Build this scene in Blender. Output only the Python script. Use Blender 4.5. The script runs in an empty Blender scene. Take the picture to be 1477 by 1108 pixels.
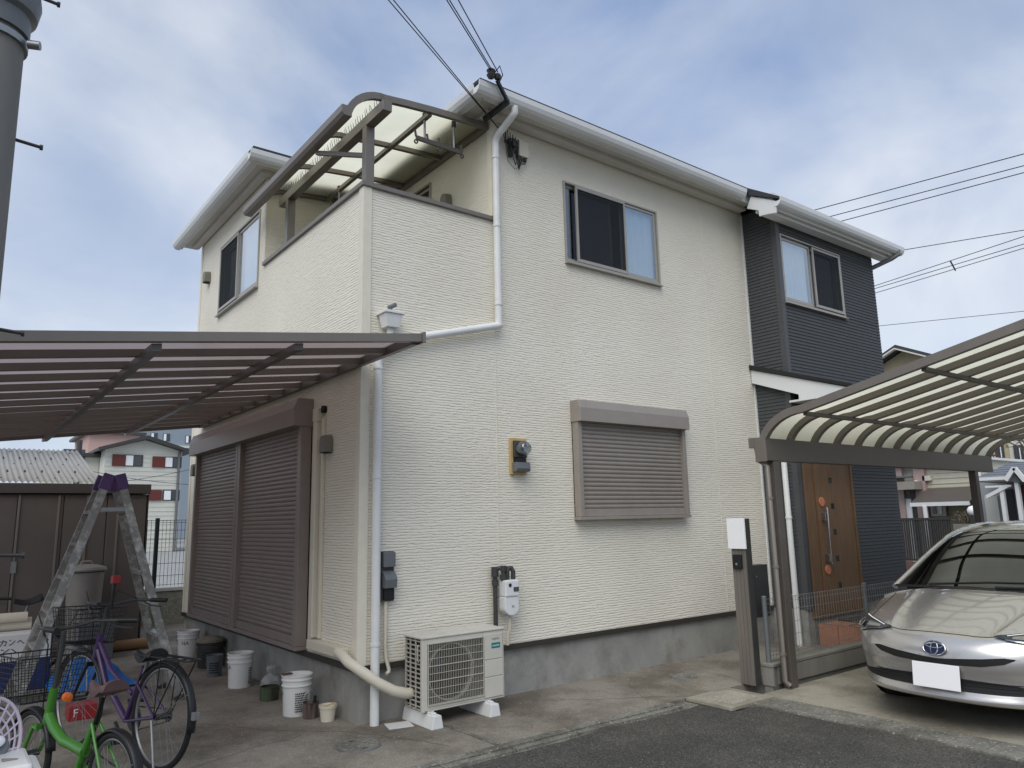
import bpy, bmesh, math, random
from mathutils import Vector, Matrix
random.seed(7)
R=math.radians
scn=bpy.context.scene
col=scn.collection
# ------------------------------------------------------------------ camera
CAM=Vector((-2.839,-5.824,1.6))
YAW,PITCH,ROLL,FPX=0.65656630,0.18027236,-0.02246056,1073.645   # solved from the vanishing points
def cam_axes():
    cy,sy,cp,sp=math.cos(YAW),math.sin(YAW),math.cos(PITCH),math.sin(PITCH)
    f=Vector((sy*cp,cy*cp,sp)); r=Vector((cy,-sy,0)); u=r.cross(f)
    cr,sr=math.cos(ROLL),math.sin(ROLL)
    return cr*r+sr*u, -sr*r+cr*u, f
AR,AU,AF=cam_axes()
cd=bpy.data.cameras.new('camera'); cam=bpy.data.objects.new('camera',cd); col.objects.link(cam)
cam.matrix_world=Matrix(((AR.x,AU.x,-AF.x,CAM.x),(AR.y,AU.y,-AF.y,CAM.y),(AR.z,AU.z,-AF.z,CAM.z),(0,0,0,1)))
cd.sensor_fit='HORIZONTAL'; cd.sensor_width=36; cd.lens=FPX/1477*36; cd.clip_start=.05; cd.clip_end=2000
scn.camera=cam
# ------------------------------------------------------------------ sky, sun, exposure
SUN_EL,SUN_AZ=R(50),R(-124)      # azimuth from +Y towards +X : light comes from the front-left of the house
wd=bpy.data.worlds.new('World'); scn.world=wd; wd.use_nodes=True
nt=wd.node_tree; nt.nodes.clear()
def N(t,**k):
    n=nt.nodes.new(t)
    for a,b in k.items(): setattr(n,a,b)
    return n
wo=N('ShaderNodeOutputWorld'); bg=N('ShaderNodeBackground'); bg.inputs['Strength'].default_value=.1
sky=N('ShaderNodeTexSky',sky_type='NISHITA'); sky.sun_disc=False; sky.sun_elevation=SUN_EL; sky.sun_rotation=SUN_AZ
sky.air_density=1.0; sky.dust_density=1.5; sky.ozone_density=1.5
tc=N('ShaderNodeTexCoord')
mp=N('ShaderNodeMapping'); mp.inputs['Scale'].default_value=(1,1,1.5); mp.inputs['Location'].default_value=(.35,.8,.1)
nz=N('ShaderNodeTexNoise'); nz.inputs['Scale'].default_value=1.7; nz.inputs['Detail'].default_value=7; nz.inputs['Roughness'].default_value=.52; nz.inputs['Distortion'].default_value=.35
nz2=N('ShaderNodeTexNoise'); nz2.inputs['Scale'].default_value=2.6; nz2.inputs['Detail'].default_value=6; nz2.inputs['Roughness'].default_value=.5; nz2.inputs['Distortion'].default_value=.5
cr1=N('ShaderNodeValToRGB'); cr1.color_ramp.elements[0].position=.36; cr1.color_ramp.elements[1].position=.60
cr1.color_ramp.elements[0].color=(.62,.62,.62,1); cr1.color_ramp.elements[1].color=(1,1,1,1)
cr2=N('ShaderNodeValToRGB'); cr2.color_ramp.elements[0].position=.32; cr2.color_ramp.elements[1].position=.68
cr2.color_ramp.elements[0].color=(1.95,2.65,4.15,1); cr2.color_ramp.elements[1].color=(4.75,5.1,5.7,1)
mx=N('ShaderNodeMix',data_type='RGBA')
L=nt.links.new
L(tc.outputs['Generated'],mp.inputs['Vector']); L(mp.outputs['Vector'],nz.inputs['Vector']); L(mp.outputs['Vector'],nz2.inputs['Vector'])
L(nz.outputs['Fac'],cr1.inputs['Fac'])
# cloud layer looks denser and whiter towards the horizon, all the way round
sx=N('ShaderNodeSeparateXYZ'); L(tc.outputs['Generated'],sx.inputs[0]); hz=N('ShaderNodeMapRange'); hz.inputs[1].default_value=.05; hz.inputs[2].default_value=.62; hz.inputs[3].default_value=.13; hz.inputs[4].default_value=-.05; L(sx.outputs[2],hz.inputs[0])
hadd=N('ShaderNodeMath',operation='ADD'); L(nz2.outputs['Fac'],hadd.inputs[0]); L(hz.outputs[0],hadd.inputs[1]); L(hadd.outputs[0],cr2.inputs['Fac'])
L(cr1.outputs['Color'],mx.inputs[0]); L(sky.outputs['Color'],mx.inputs[6]); L(cr2.outputs['Color'],mx.inputs[7])
L(mx.outputs[2],bg.inputs['Color']); L(bg.outputs['Background'],wo.inputs['Surface'])
sd=bpy.data.lights.new('sun','SUN'); sd.energy=1.4; sd.angle=R(55); sd.color=(1,.965,.90)
sun=bpy.data.objects.new('sun',sd); col.objects.link(sun)
sv=Vector((math.sin(SUN_AZ)*math.cos(SUN_EL),math.cos(SUN_AZ)*math.cos(SUN_EL),math.sin(SUN_EL)))
sun.rotation_euler=(-sv).to_track_quat('-Z','Y').to_euler(); sun.location=(-10,-10,20)
vs=scn.view_settings; vs.view_transform='Standard'; vs.look='None'; vs.gamma=1; vs.exposure=.68; vs.use_curve_mapping=False
scn.render.engine='CYCLES'
# ------------------------------------------------------------------ helpers
def ray(x,y): return AR*((x-738.5)/FPX)-AU*((y-554)/FPX)+AF       # photograph pixel -> direction
def onX(x,y,X): d=ray(x,y); return CAM+d*((X-CAM.x)/d.x)
def onY(x,y,Y): d=ray(x,y); return CAM+d*((Y-CAM.y)/d.y)
def onZ(x,y,Z): d=ray(x,y); return CAM+d*((Z-CAM.z)/d.z)
def lin(c):
    f=lambda v:(v/12.92 if v<=.04045 else ((v+.055)/1.055)**2.4)
    return tuple(f(v/255) for v in c[:3])+(1,)
WL={}
class MB:
    def __init__(s): s.v=[]; s.f=[]
    def add(s,vs,fs):
        o=len(s.v); s.v+= [tuple(v) for v in vs]; s.f+=[tuple(i+o for i in f) for f in fs]; return s
    def box(s,x0,x1,y0,y1,z0,z1):
        return s.add([(x0,y0,z0),(x1,y0,z0),(x1,y1,z0),(x0,y1,z0),(x0,y0,z1),(x1,y0,z1),(x1,y1,z1),(x0,y1,z1)],
            [(0,3,2,1),(4,5,6,7),(0,1,5,4),(1,2,6,5),(2,3,7,6),(3,0,4,7)])
    def obox(s,M,x0,x1,y0,y1,z0,z1):
        t=MB().box(x0,x1,y0,y1,z0,z1); return s.add([M@Vector(v) for v in t.v],t.f)
    def bar(s,p,q,w,h,up=(0,0,1)):
        p=Vector(p);q=Vector(q);d=(q-p).normalized(); sd=d.cross(Vector(up))
        if sd.length<1e-4: sd=d.cross(Vector((0,1,0)))
        sd.normalize(); u=sd.cross(d); a=sd*w/2; b=u*h/2
        return s.add([p-a-b,p+a-b,p+a+b,p-a+b,q-a-b,q+a-b,q+a+b,q-a+b],[(0,1,2,3),(7,6,5,4),(0,4,5,1),(1,5,6,2),(2,6,7,3),(3,7,4,0)])
    def tube(s,pts,r,n=8,closed=False,r2=None,cap=True):
        pts=[Vector(p) for p in pts]; m=len(pts); rings=[]; pu=None
        for i,p in enumerate(pts):
            if closed: d=pts[(i+1)%m]-pts[i-1]
            else: d=(pts[min(i+1,m-1)]-pts[max(i-1,0)])
            d.normalize()
            if pu is None:
                pu=d.orthogonal().normalized()
            u=(pu-d*pu.dot(d)); u=u.normalized() if u.length>1e-6 else d.orthogonal().normalized(); pu=u; w=d.cross(u)
            rr=r if r2 is None else r+(r2-r)*i/(m-1)
            if callable(r): rr=r(i/(m-1))
            rings.append([p+(u*math.cos(2*math.pi*k/n)+w*math.sin(2*math.pi*k/n))*rr for k in range(n)])
        vs=[v for g in rings for v in g]; fs=[]
        for i in range(m if closed else m-1):
            j=(i+1)%m
            for k in range(n):
                fs.append((i*n+k,i*n+(k+1)%n,j*n+(k+1)%n,j*n+k))
        if cap and not closed: fs+= [tuple(range(n-1,-1,-1)),tuple((m-1)*n+k for k in range(n))]
        return s.add(vs,fs)
    def cyl(s,p,q,r,r2=None,n=14,cap=True):
        return s.tube([p,q],r,n,r2=(r if r2 is None else r2),cap=cap)
    def lathe(s,prof,c=(0,0,0),n=24,M=None):
        c=Vector(c); vs=[]; fs=[]; m=len(prof)
        for r,z in prof:
            for k in range(n):
                a=2*math.pi*k/n; v=Vector((r*math.cos(a),r*math.sin(a),z)); vs.append((M@v if M else v)+c)
        for i in range(m-1):
            for k in range(n): fs.append((i*n+k,i*n+(k+1)%n,(i+1)*n+(k+1)%n,(i+1)*n+k))
        return s.add(vs,fs)
    def prism(s,poly,vec):
        poly=[Vector(p) for p in poly]; vec=Vector(vec); n=len(poly)
        nrm=Vector((0,0,0))
        for i in range(n): nrm+=poly[i].cross(poly[(i+1)%n])
        if nrm.dot(vec)>0: poly=poly[::-1]
        return s.add(poly+[p+vec for p in poly],[tuple(range(n)),tuple(range(2*n-1,n-1,-1))]+[(i,i+n,(i+1)%n+n,(i+1)%n) for i in range(n)])
    def sweep(s,prof,a,b,out,up=(0,0,1)):      # profile (out,up) swept from a to b, closed profile
        a=Vector(a);b=Vector(b);out=Vector(out);up=Vector(up); n=len(prof)
        vs=[a+out*o+up*u for o,u in prof]+[b+out*o+up*u for o,u in prof]
        fs=[(i,(i+1)%n,n+(i+1)%n,n+i) for i in range(n)]+[tuple(range(n-1,-1,-1)),tuple(range(n,2*n))]
        return s.add(vs,fs)
    def grid(s,pts):                            # 2-D list of points
        h=len(pts); w=len(pts[0])
        return s.add([p for r in pts for p in r],[(i*w+j,i*w+j+1,(i+1)*w+j+1,(i+1)*w+j) for i in range(h-1) for j in range(w-1)])
    def disc(s,c,nrm,r,n=20,th=.004,sx=1):
        nrm=Vector(nrm).normalized(); c=Vector(c)
        u=nrm.orthogonal().normalized() if abs(nrm.z)>.99 else Vector((0,0,1)).cross(nrm).normalized(); w=nrm.cross(u)
        pl=[c+u*r*sx*math.cos(2*math.pi*k/n)+w*r*math.sin(2*math.pi*k/n) for k in range(n)]
        return s.prism(pl,nrm*th)
    def mesh(s,name,org=Vector((0,0,0)),smooth=False):
        me=bpy.data.meshes.new(name); me.from_pydata([Vector(v)-org for v in s.v],[],s.f)
        bm=bmesh.new(); bm.from_mesh(me); bmesh.ops.recalc_face_normals(bm,faces=bm.faces); bm.to_mesh(me); bm.free()
        if smooth:
            me.shade_smooth(); me.set_sharp_from_angle(angle=R(40 if smooth is True else smooth))
        return me
    def build(s,name,mat,parent=None,bevel=0,smooth=False,kind=None,label=None,cat=None,group=None):
        org=WL[parent.name] if parent else Vector((0,0,0))
        me=s.mesh(name,org,smooth); me.materials.append(mat)
        o=bpy.data.objects.new(name,me); col.objects.link(o)
        if parent: o.parent=parent
        WL[o.name]=org
        if bevel:
            b=o.modifiers.new('b','BEVEL'); b.width=bevel; b.segments=2; b.limit_method='ANGLE'; b.angle_limit=R(40); b.harden_normals=False
        if kind: o['kind']=kind
        if label: o['label']=label
        if cat: o['category']=cat
        if group: o['group']=group
        return o
def thing(name,label,cat,loc=(0,0,0),rz=0,group=None,local=False):
    o=bpy.data.objects.new(name,None); col.objects.link(o); o.location=loc; o.rotation_euler=(0,0,rz); o.empty_display_size=.1
    o['label']=label; o['category']=cat
    if group: o['group']=group
    WL[o.name]=Vector((0,0,0)) if local else Vector(loc)
    return o
def inst(me,name,parent,loc,rot=None):
    o=bpy.data.objects.new(name,me); col.objects.link(o); o.parent=parent; o.location=Vector(loc)-WL[parent.name]
    if rot: o.rotation_euler=rot
    WL[o.name]=WL[parent.name]
    return o
def meshm(mb,name,mat,smooth=False):
    me=mb.mesh(name,smooth=smooth); me.materials.append(mat); return me
# ------------------------------------------------------------------ materials
def mat(name,c,rough=.6,metal=0,var=0,vs=6,c2=None,bump=0,bs=60,spec=.5,dirt=0,dirtc=(60,55,48),ds=1.6,coat=0,stretch=(1,1,1)):
    m=bpy.data.materials.new(name); m.use_nodes=True; t=m.node_tree; b=t.nodes['Principled BSDF']
    b.inputs['Roughness'].default_value=rough; b.inputs['Metallic'].default_value=metal; b.inputs['Specular IOR Level'].default_value=spec
    b.inputs['Coat Weight'].default_value=coat; b.inputs['Coat Roughness'].default_value=.05
    c=lin(c); b.inputs['Base Color'].default_value=c
    if not(var or bump or dirt): return m
    g=t.nodes.new('ShaderNodeNewGeometry'); mpn=t.nodes.new('ShaderNodeMapping'); mpn.inputs['Scale'].default_value=stretch
    t.links.new(g.outputs['Position'],mpn.inputs['Vector'])
    out=None
    if var or c2:
        n=t.nodes.new('ShaderNodeTexNoise'); n.inputs['Scale'].default_value=vs; n.inputs['Detail'].default_value=6; n.inputs['Roughness'].default_value=.62
        t.links.new(mpn.outputs['Vector'],n.inputs['Vector'])
        r=t.nodes.new('ShaderNodeValToRGB'); r.color_ramp.elements[0].position=.33; r.color_ramp.elements[1].position=.67
        lo=lin(c2) if c2 else tuple(x*(1-var) for x in c[:3])+(1,); hi=c if c2 else tuple(min(1,x*(1+var)) for x in c[:3])+(1,)
        r.color_ramp.elements[0].color=lo; r.color_ramp.elements[1].color=hi
        t.links.new(n.outputs['Fac'],r.inputs['Fac']); out=r.outputs['Color']
        rr=t.nodes.new('ShaderNodeMapRange'); rr.inputs[3].default_value=max(0,rough-.08); rr.inputs[4].default_value=min(1,rough+.08)
        t.links.new(n.outputs['Fac'],rr.inputs[0]); t.links.new(rr.outputs[0],b.inputs['Roughness'])
    if dirt:
        n=t.nodes.new('ShaderNodeTexNoise'); n.inputs['Scale'].default_value=ds; n.inputs['Detail'].default_value=9; n.inputs['Roughness'].default_value=.7
        t.links.new(mpn.outputs['Vector'],n.inputs['Vector'])
        r=t.nodes.new('ShaderNodeValToRGB'); r.color_ramp.elements[0].position=.47; r.color_ramp.elements[1].position=.72
        r.color_ramp.elements[0].color=(0,0,0,1); r.color_ramp.elements[1].color=(dirt,)*3+(1,)
        t.links.new(n.outputs['Fac'],r.inputs['Fac'])
        m2=t.nodes.new('ShaderNodeMix'); m2.data_type='RGBA'; t.links.new(r.outputs['Color'],m2.inputs[0])
        if out: t.links.new(out,m2.inputs[6])
        else: m2.inputs[6].default_value=c
        m2.inputs[7].default_value=lin(dirtc); out=m2.outputs[2]
    if out: t.links.new(out,b.inputs['Base Color'])
    if bump:
        n=t.nodes.new('ShaderNodeTexNoise'); n.inputs['Scale'].default_value=bs; n.inputs['Detail'].default_value=4
        t.links.new(mpn.outputs['Vector'],n.inputs['Vector'])
        bp=t.nodes.new('ShaderNodeBump'); bp.inputs['Strength'].default_value=bump; bp.inputs['Distance'].default_value=.01
        t.links.new(n.outputs['Fac'],bp.inputs['Height']); t.links.new(bp.outputs['Normal'],b.inputs['Normal'])
    return m
def siding_mat():
    """cream cladding board: stacked thin wavy ledges pressed in the face, plus faint weathering"""
    m=bpy.data.materials.new('cream_siding'); m.use_nodes=True; t=m.node_tree; b=t.nodes['Principled BSDF']; l=t.links.new
    nn=t.nodes.new
    b.inputs['Roughness'].default_value=.62; b.inputs['Specular IOR Level'].default_value=.35
    g=nn('ShaderNodeNewGeometry'); sp=nn('ShaderNodeSeparateXYZ'); l(g.outputs['Position'],sp.inputs[0])
    ad=nn('ShaderNodeMath'); ad.operation='ADD'; l(sp.outputs[0],ad.inputs[0]); l(sp.outputs[1],ad.inputs[1])
    cb=nn('ShaderNodeCombineXYZ'); l(ad.outputs[0],cb.inputs[0]); l(sp.outputs[2],cb.inputs[2])
    ms=nn('ShaderNodeMapping'); ms.inputs['Scale'].default_value=(9,1,34); l(cb.outputs[0],ms.inputs['Vector'])
    wob=nn('ShaderNodeTexNoise'); wob.inputs['Scale'].default_value=1.0; wob.inputs['Detail'].default_value=3
    mw=nn('ShaderNodeMapping'); mw.inputs['Scale'].default_value=(11,1,26); l(cb.outputs[0],mw.inputs['Vector']); l(mw.outputs[0],wob.inputs['Vector'])
    # ledge profile: saw in z, phase shifted by the wobble so ledges wander, start and stop
    zz=nn('ShaderNodeMath'); zz.operation='MULTIPLY'; zz.inputs[1].default_value=1/.025; l(sp.outputs[2],zz.inputs[0])
    wm=nn('ShaderNodeMath'); wm.operation='MULTIPLY'; wm.inputs[1].default_value=1.25; l(wob.outputs['Fac'],wm.inputs[0])
    za=nn('ShaderNodeMath'); za.operation='ADD'; l(zz.outputs[0],za.inputs[0]); l(wm.outputs[0],za.inputs[1])
    fr=nn('ShaderNodeMath'); fr.operation='FRACT'; l(za.outputs[0],fr.inputs[0])
    rp=nn('ShaderNodeValToRGB'); e=rp.color_ramp.elements; e[0].position=0; e[0].color=(0,0,0,1); e[1].position=1; e[1].color=(.25,.25,.25,1)
    k=e.new(.14); k.color=(.95,.95,.95,1); k=e.new(.55); k.color=(.8,.8,.8,1)
    l(fr.outputs[0],rp.inputs['Fac'])
    br=nn('ShaderNodeTexNoise'); br.inputs['Scale'].default_value=1; br.inputs['Detail'].default_value=5; l(ms.outputs[0],br.inputs['Vector'])
    h=nn('ShaderNodeMath'); h.operation='MULTIPLY'; l(rp.outputs['Color'],h.inputs[0]); l(br.outputs['Fac'],h.inputs[1])
    bp=nn('ShaderNodeBump'); bp.inputs['Strength'].default_value=1.0; bp.inputs['Distance'].default_value=.010; l(h.outputs[0],bp.inputs['Height']); l(bp.outputs[0],b.inputs['Normal'])
    # colour: cream with a slightly greyer mottling and a darker tone in the grooves
    n2=nn('ShaderNodeTexNoise'); n2.inputs['Scale'].default_value=.8; n2.inputs['Detail'].default_value=8; l(g.outputs['Position'],n2.inputs['Vector'])
    r2=nn('ShaderNodeValToRGB'); r2.color_ramp.elements[0].position=.3; r2.color_ramp.elements[1].position=.7
    r2.color_ramp.elements[0].color=lin((221,215,198)); r2.color_ramp.elements[1].color=lin((231,226,211)); l(n2.outputs['Fac'],r2.inputs['Fac'])
    gr=nn('ShaderNodeValToRGB'); gr.color_ramp.elements[0].position=.0; gr.color_ramp.elements[0].color=(.80,.78,.74,1); gr.color_ramp.elements[1].position=.12; gr.color_ramp.elements[1].color=(1,1,1,1)
    l(h.outputs[0],gr.inputs['Fac'])
    mm=nn('ShaderNodeMix'); mm.data_type='RGBA'; mm.blend_type='MULTIPLY'; mm.inputs[0].default_value=1; l(r2.outputs['Color'],mm.inputs[6]); l(gr.outputs['Color'],mm.inputs[7])
    l(mm.outputs[2],b.inputs['Base Color'])
    return m
def glass_mat(name,tint=(170,185,190),amount=.55,rough=.01):
    m=bpy.data.materials.new(name); m.use_nodes=True; t=m.node_tree; t.nodes.clear(); l=t.links.new
    o=t.nodes.new('ShaderNodeOutputMaterial'); mx=t.nodes.new('ShaderNodeMixShader'); gl=t.nodes.new('ShaderNodeBsdfGlossy'); tr=t.nodes.new('ShaderNodeBsdfTransparent'); lw=t.nodes.new('ShaderNodeLayerWeight'); fr=t.nodes.new('ShaderNodeMath'); fr.operation='POWER'; fr.inputs[1].default_value=3.2; l(lw.outputs['Facing'],fr.inputs[0])
    gl.inputs['Roughness'].default_value=rough; gl.inputs['Color'].default_value=(.95,.97,1,1); tr.inputs['Color'].default_value=lin(tint)
    ma=t.nodes.new('ShaderNodeMath'); ma.operation='ADD'; ma.use_clamp=True; ma.inputs[1].default_value=amount; l(fr.outputs[0],ma.inputs[0])
    l(ma.outputs[0],mx.inputs[0]); l(tr.outputs[0],mx.inputs[1]); l(gl.outputs[0],mx.inputs[2]); l(mx.outputs[0],o.inputs['Surface']); return m
def poly_mat(name,c,trans=.75,clear=0,rough=.35):
    """translucent polycarbonate sheet"""
    m=bpy.data.materials.new(name); m.use_nodes=True; t=m.node_tree; t.nodes.clear(); l=t.links.new; nn=t.nodes.new
    o=nn('ShaderNodeOutputMaterial'); tl=nn('ShaderNodeBsdfTranslucent'); df=nn('ShaderNodeBsdfDiffuse'); gl=nn('ShaderNodeBsdfGlossy'); tp=nn('ShaderNodeBsdfTransparent')
    g=nn('ShaderNodeNewGeometry'); n=nn('ShaderNodeTexNoise'); n.inputs['Scale'].default_value=2.2; n.inputs['Detail'].default_value=7; l(g.outputs['Position'],n.inputs['Vector'])
    r=nn('ShaderNodeValToRGB'); r.color_ramp.elements[0].position=.3; r.color_ramp.elements[1].position=.7
    cc=lin(c); r.color_ramp.elements[0].color=tuple(v*.86 for v in cc[:3])+(1,); r.color_ramp.elements[1].color=cc; l(n.outputs['Fac'],r.inputs['Fac'])
    for s in (tl,df): l(r.outputs['Color'],s.inputs['Color'])
    tp.inputs['Color'].default_value=cc; gl.inputs['Roughness'].default_value=rough
    a=nn('ShaderNodeMixShader'); a.inputs[0].default_value=trans; l(df.outputs[0],a.inputs[1]); l(tl.outputs[0],a.inputs[2])
    b=nn('ShaderNodeMixShader'); b.inputs[0].default_value=clear; l(a.outputs[0],b.inputs[1]); l(tp.outputs[0],b.inputs[2])
    e=nn('ShaderNodeMixShader'); e.inputs[0].default_value=.05; l(b.outputs[0],e.inputs[1]); l(gl.outputs[0],e.inputs[2])
    l(e.outputs[0],o.inputs['Surface']); return m
def screen_mat(name):
    """insect screen: fine dark weave, mostly see-through"""
    m=bpy.data.materials.new(name); m.use_nodes=True; t=m.node_tree; t.nodes.clear(); l=t.links.new; nn=t.nodes.new
    o=nn('ShaderNodeOutputMaterial'); d=nn('ShaderNodeBsdfDiffuse'); d.inputs['Color'].default_value=(.045,.05,.055,1); tp=nn('ShaderNodeBsdfTransparent'); x=nn('ShaderNodeMixShader'); x.inputs[0].default_value=.45
    l(tp.outputs[0],x.inputs[2]); l(d.outputs[0],x.inputs[1]); l(x.outputs[0],o.inputs['Surface']); return m
M={}
M['siding']=siding_mat()
M['trim']=mat('cream_trim',(226,220,202),.55,var=.04,vs=9)
M['dark']=mat('charcoal_siding',(74,76,77),.6,var=.10,vs=14,spec=.3)
M['darktrim']=mat('charcoal_trim',(74,75,77),.45,var=.06)
M['white']=mat('white_paint',(226,228,227),.42,var=.03,vs=5,dirt=.12,dirtc=(150,148,140),ds=2.5)
M['pvc']=mat('white_pipe',(226,227,224),.35,var=.03,vs=7,dirt=.15,dirtc=(160,160,155),ds=4)
M['soffit']=mat('soffit',(208,206,198),.7,var=.05,vs=3)
M['roof']=mat('slate_roof',(52,55,60),.75,var=.2,vs=12,bump=.3,bs=40)
M['black']=mat('black_metal',(28,29,30),.45,var=.12,vs=8)
M['concrete']=mat('foundation_concrete',(154,153,147),.88,var=.16,vs=2.2,bump=.25,bs=70,dirt=.75,dirtc=(84,80,72),ds=1.5,stretch=(1,1,.8))
M['block']=mat('block_wall',(132,130,122),.9,var=.16,vs=6,bump=.4,bs=90,dirt=.6,dirtc=(72,72,62),ds=3,stretch=(1,1,.25))
M['flash']=mat('dark_flashing',(58,54,48),.5)
M['alu']=mat('bronze_aluminium',(124,117,109),.38,metal=.25,var=.05,vs=8,stretch=(1,1,.3))
M['alu_d']=mat('dark_bronze_aluminium',(98,92,86),.4,metal=.25,var=.07,vs=6)
M['shutter']=mat('shutter_brown',(148,137,130),.42,metal=.15,var=.05,vs=9)
M['shutter2']=mat('shutter_greige',(154,146,137),.42,metal=.15,var=.05,vs=9)
M['silver']=mat('window_aluminium',(164,160,150),.35,metal=.3,var=.04)
M['room']=mat('room_interior',(96,92,86),.9)
M['curtain']=mat('lace_curtain',(236,240,242),.9,var=.06,vs=9,stretch=(6,6,.2))
M['glass']=glass_mat('window_glass',(200,210,214),.16)
M['frost']=glass_mat('clear_sash_glass',(236,242,244),.20,rough=.02)
M['screen']=screen_mat('insect_screen')
M['poly']=poly_mat('frosted_polycarbonate',(240,237,214),.86)
M['polyb']=poly_mat('brown_polycarbonate',(164,151,149),.75,clear=.28,rough=.3)
M['cream_pl']=mat('cream_plastic',(214,207,188),.5,var=.05,vs=8,dirt=.2,dirtc=(150,140,120),ds=4)
M['ac']=mat('ac_paint',(203,200,188),.45,var=.04,vs=5,dirt=.18,dirtc=(140,134,120),ds=3)
M['acgrill']=mat('ac_grille',(176,172,160),.5)
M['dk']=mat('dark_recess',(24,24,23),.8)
M['fin']=mat('ac_fins',(128,125,119),.6,metal=.4,var=.15,vs=30)
M['greyp']=mat('grey_plastic',(104,108,110),.45,var=.05)
M['dkgrey']=mat('dark_grey_plastic',(58,58,57),.5,var=.06)
M['vent']=mat('vent_bronze',(118,115,104),.45,metal=.1,var=.06)
M['wood']=mat('meter_board',(196,170,118),.6,var=.12,vs=12,stretch=(1,1,.2))
M['asphalt']=mat('asphalt',(72,71,68),.9,var=.55,vs=48,bump=.7,bs=110,dirt=.6,dirtc=(100,97,92),ds=.9)
M['yard']=mat('yard_concrete',(154,149,138),.88,var=.2,vs=2.6,bump=.25,bs=110,dirt=.95,dirtc=(88,80,68),ds=.8)
M['kerb']=mat('kerb_concrete',(122,119,110),.9,var=.2,vs=5,bump=.4,bs=80,dirt=.5,dirtc=(78,75,68),ds=2.5)
M['slab']=mat('parking_concrete',(146,141,128),.85,var=.12,vs=2.5,bump=.2,bs=90,dirt=.45,dirtc=(112,106,92),ds=1.4)
M['ground']=mat('far_ground',(112,112,108),.95,var=.15,vs=.7)
M['steel']=mat('galvanised_steel',(150,152,152),.42,metal=.7,var=.1,vs=14)
M['tile']=mat('terracotta_tile',(168,118,92),.6,var=.12,vs=9,dirt=.25,dirtc=(110,84,70),ds=4)
M['grout']=mat('tile_grout',(120,104,92),.9)
M['bucket']=mat('white_bucket',(226,226,222),.38,var=.03,dirt=.2,dirtc=(170,166,150),ds=6)
M['ink']=mat('printed_ink',(38,38,44),.6)
M['alu_l']=mat('ladder_aluminium',(136,134,129),.42,metal=.45,var=.1,vs=20,dirt=.8,dirtc=(226,224,216),ds=11)
M['purple_pl']=mat('purple_plastic',(92,66,118),.5)
M['rubber']=mat('tyre_rubber',(26,26,26),.8,var=.2,vs=30)
M['chrome']=mat('chrome',(190,190,190),.18,metal=1)
M['blackp']=mat('black_plastic',(22,22,23),.45)
M['purple']=mat('purple_bike_paint',(62,38,86),.3,coat=.4)
M['green']=mat('green_bike_paint',(64,128,40),.32,coat=.4)
M['brownseat']=mat('brown_vinyl',(88,66,64),.45,var=.1,vs=20)
M['orange']=mat('amber_reflector',(226,110,40),.25)
M['red']=mat('red_plastic',(150,36,38),.4)
M['bluetarp']=mat('blue_tarp',(32,112,190),.45,var=.15,vs=9,bump=.3,bs=18)
M['navy']=mat('navy_print',(36,48,104),.55,var=.1)
M['whitepaper']=mat('white_card',(214,214,212),.7)
M['card']=mat('cardboard',(150,120,86),.85,var=.1,vs=10)
M['shed']=mat('shed_steel',(100,93,88),.5,metal=.1,var=.07,vs=3)
M['shedd']=mat('shed_steel_dark',(76,70,67),.5,metal=.1)
M['bin']=mat('grey_bin',(138,134,128),.55,var=.06)
M['yellow']=mat('yellow_paint',(206,176,40),.4)
M['blue']=mat('blue_paint',(32,58,140),.4)
def wood_mat():
    m=mat('oak_door',(128,99,70),.45,c2=(102,77,53),var=.2,vs=5,stretch=(9,9,.55)); return m
M['door']=wood_mat()
M['plate']=mat('plain_white_plate',(246,246,246),.4)
M['copper']=mat('copper_lock',(206,128,92),.35)
M['paint']=mat('silver_car_paint',(202,199,194),.26,metal=.7,coat=1.0,var=.05,vs=900)
M['emblem']=mat('emblem_blue',(22,30,62),.15)
M['carglass']=glass_mat('car_glass',(48,66,64),.03)
M['pole']=mat('pole_concrete',(128,126,122),.8,var=.1,vs=4,dirt=.4,dirtc=(92,90,86),ds=1.2,stretch=(1,1,.3))
M['cable']=mat('cable',(24,25,27),.55)
M['bgwhite']=mat('far_white_wall',(206,206,196),.8,var=.04,vs=1)
M['bgblue']=mat('far_bluegrey_wall',(138,150,160),.8)
M['bgpink']=mat('far_pink_wall',(196,164,154),.8)
M['bgpink2']=mat('pink_render',(172,150,146),.8,var=.05)
M['bgcream']=mat('cream_lap_wall',(206,202,184),.75,var=.04)
M['bgtan']=mat('tan_lap_wall',(168,158,130),.8,var=.05)
M['maroon']=mat('maroon_shutter',(100,46,38),.6)
M['bgglass']=mat('far_window',(46,54,58),.12,spec=.8)
M['corr']=mat('corrugated_sheet',(150,148,142),.6,var=.1,vs=4,dirt=.4,dirtc=(104,98,90),ds=2)
M['bush']=mat('twigs',(96,86,72),.9,var=.2)
M['leaf']=mat('leaves',(62,74,44),.7,var=.35,vs=9)

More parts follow.
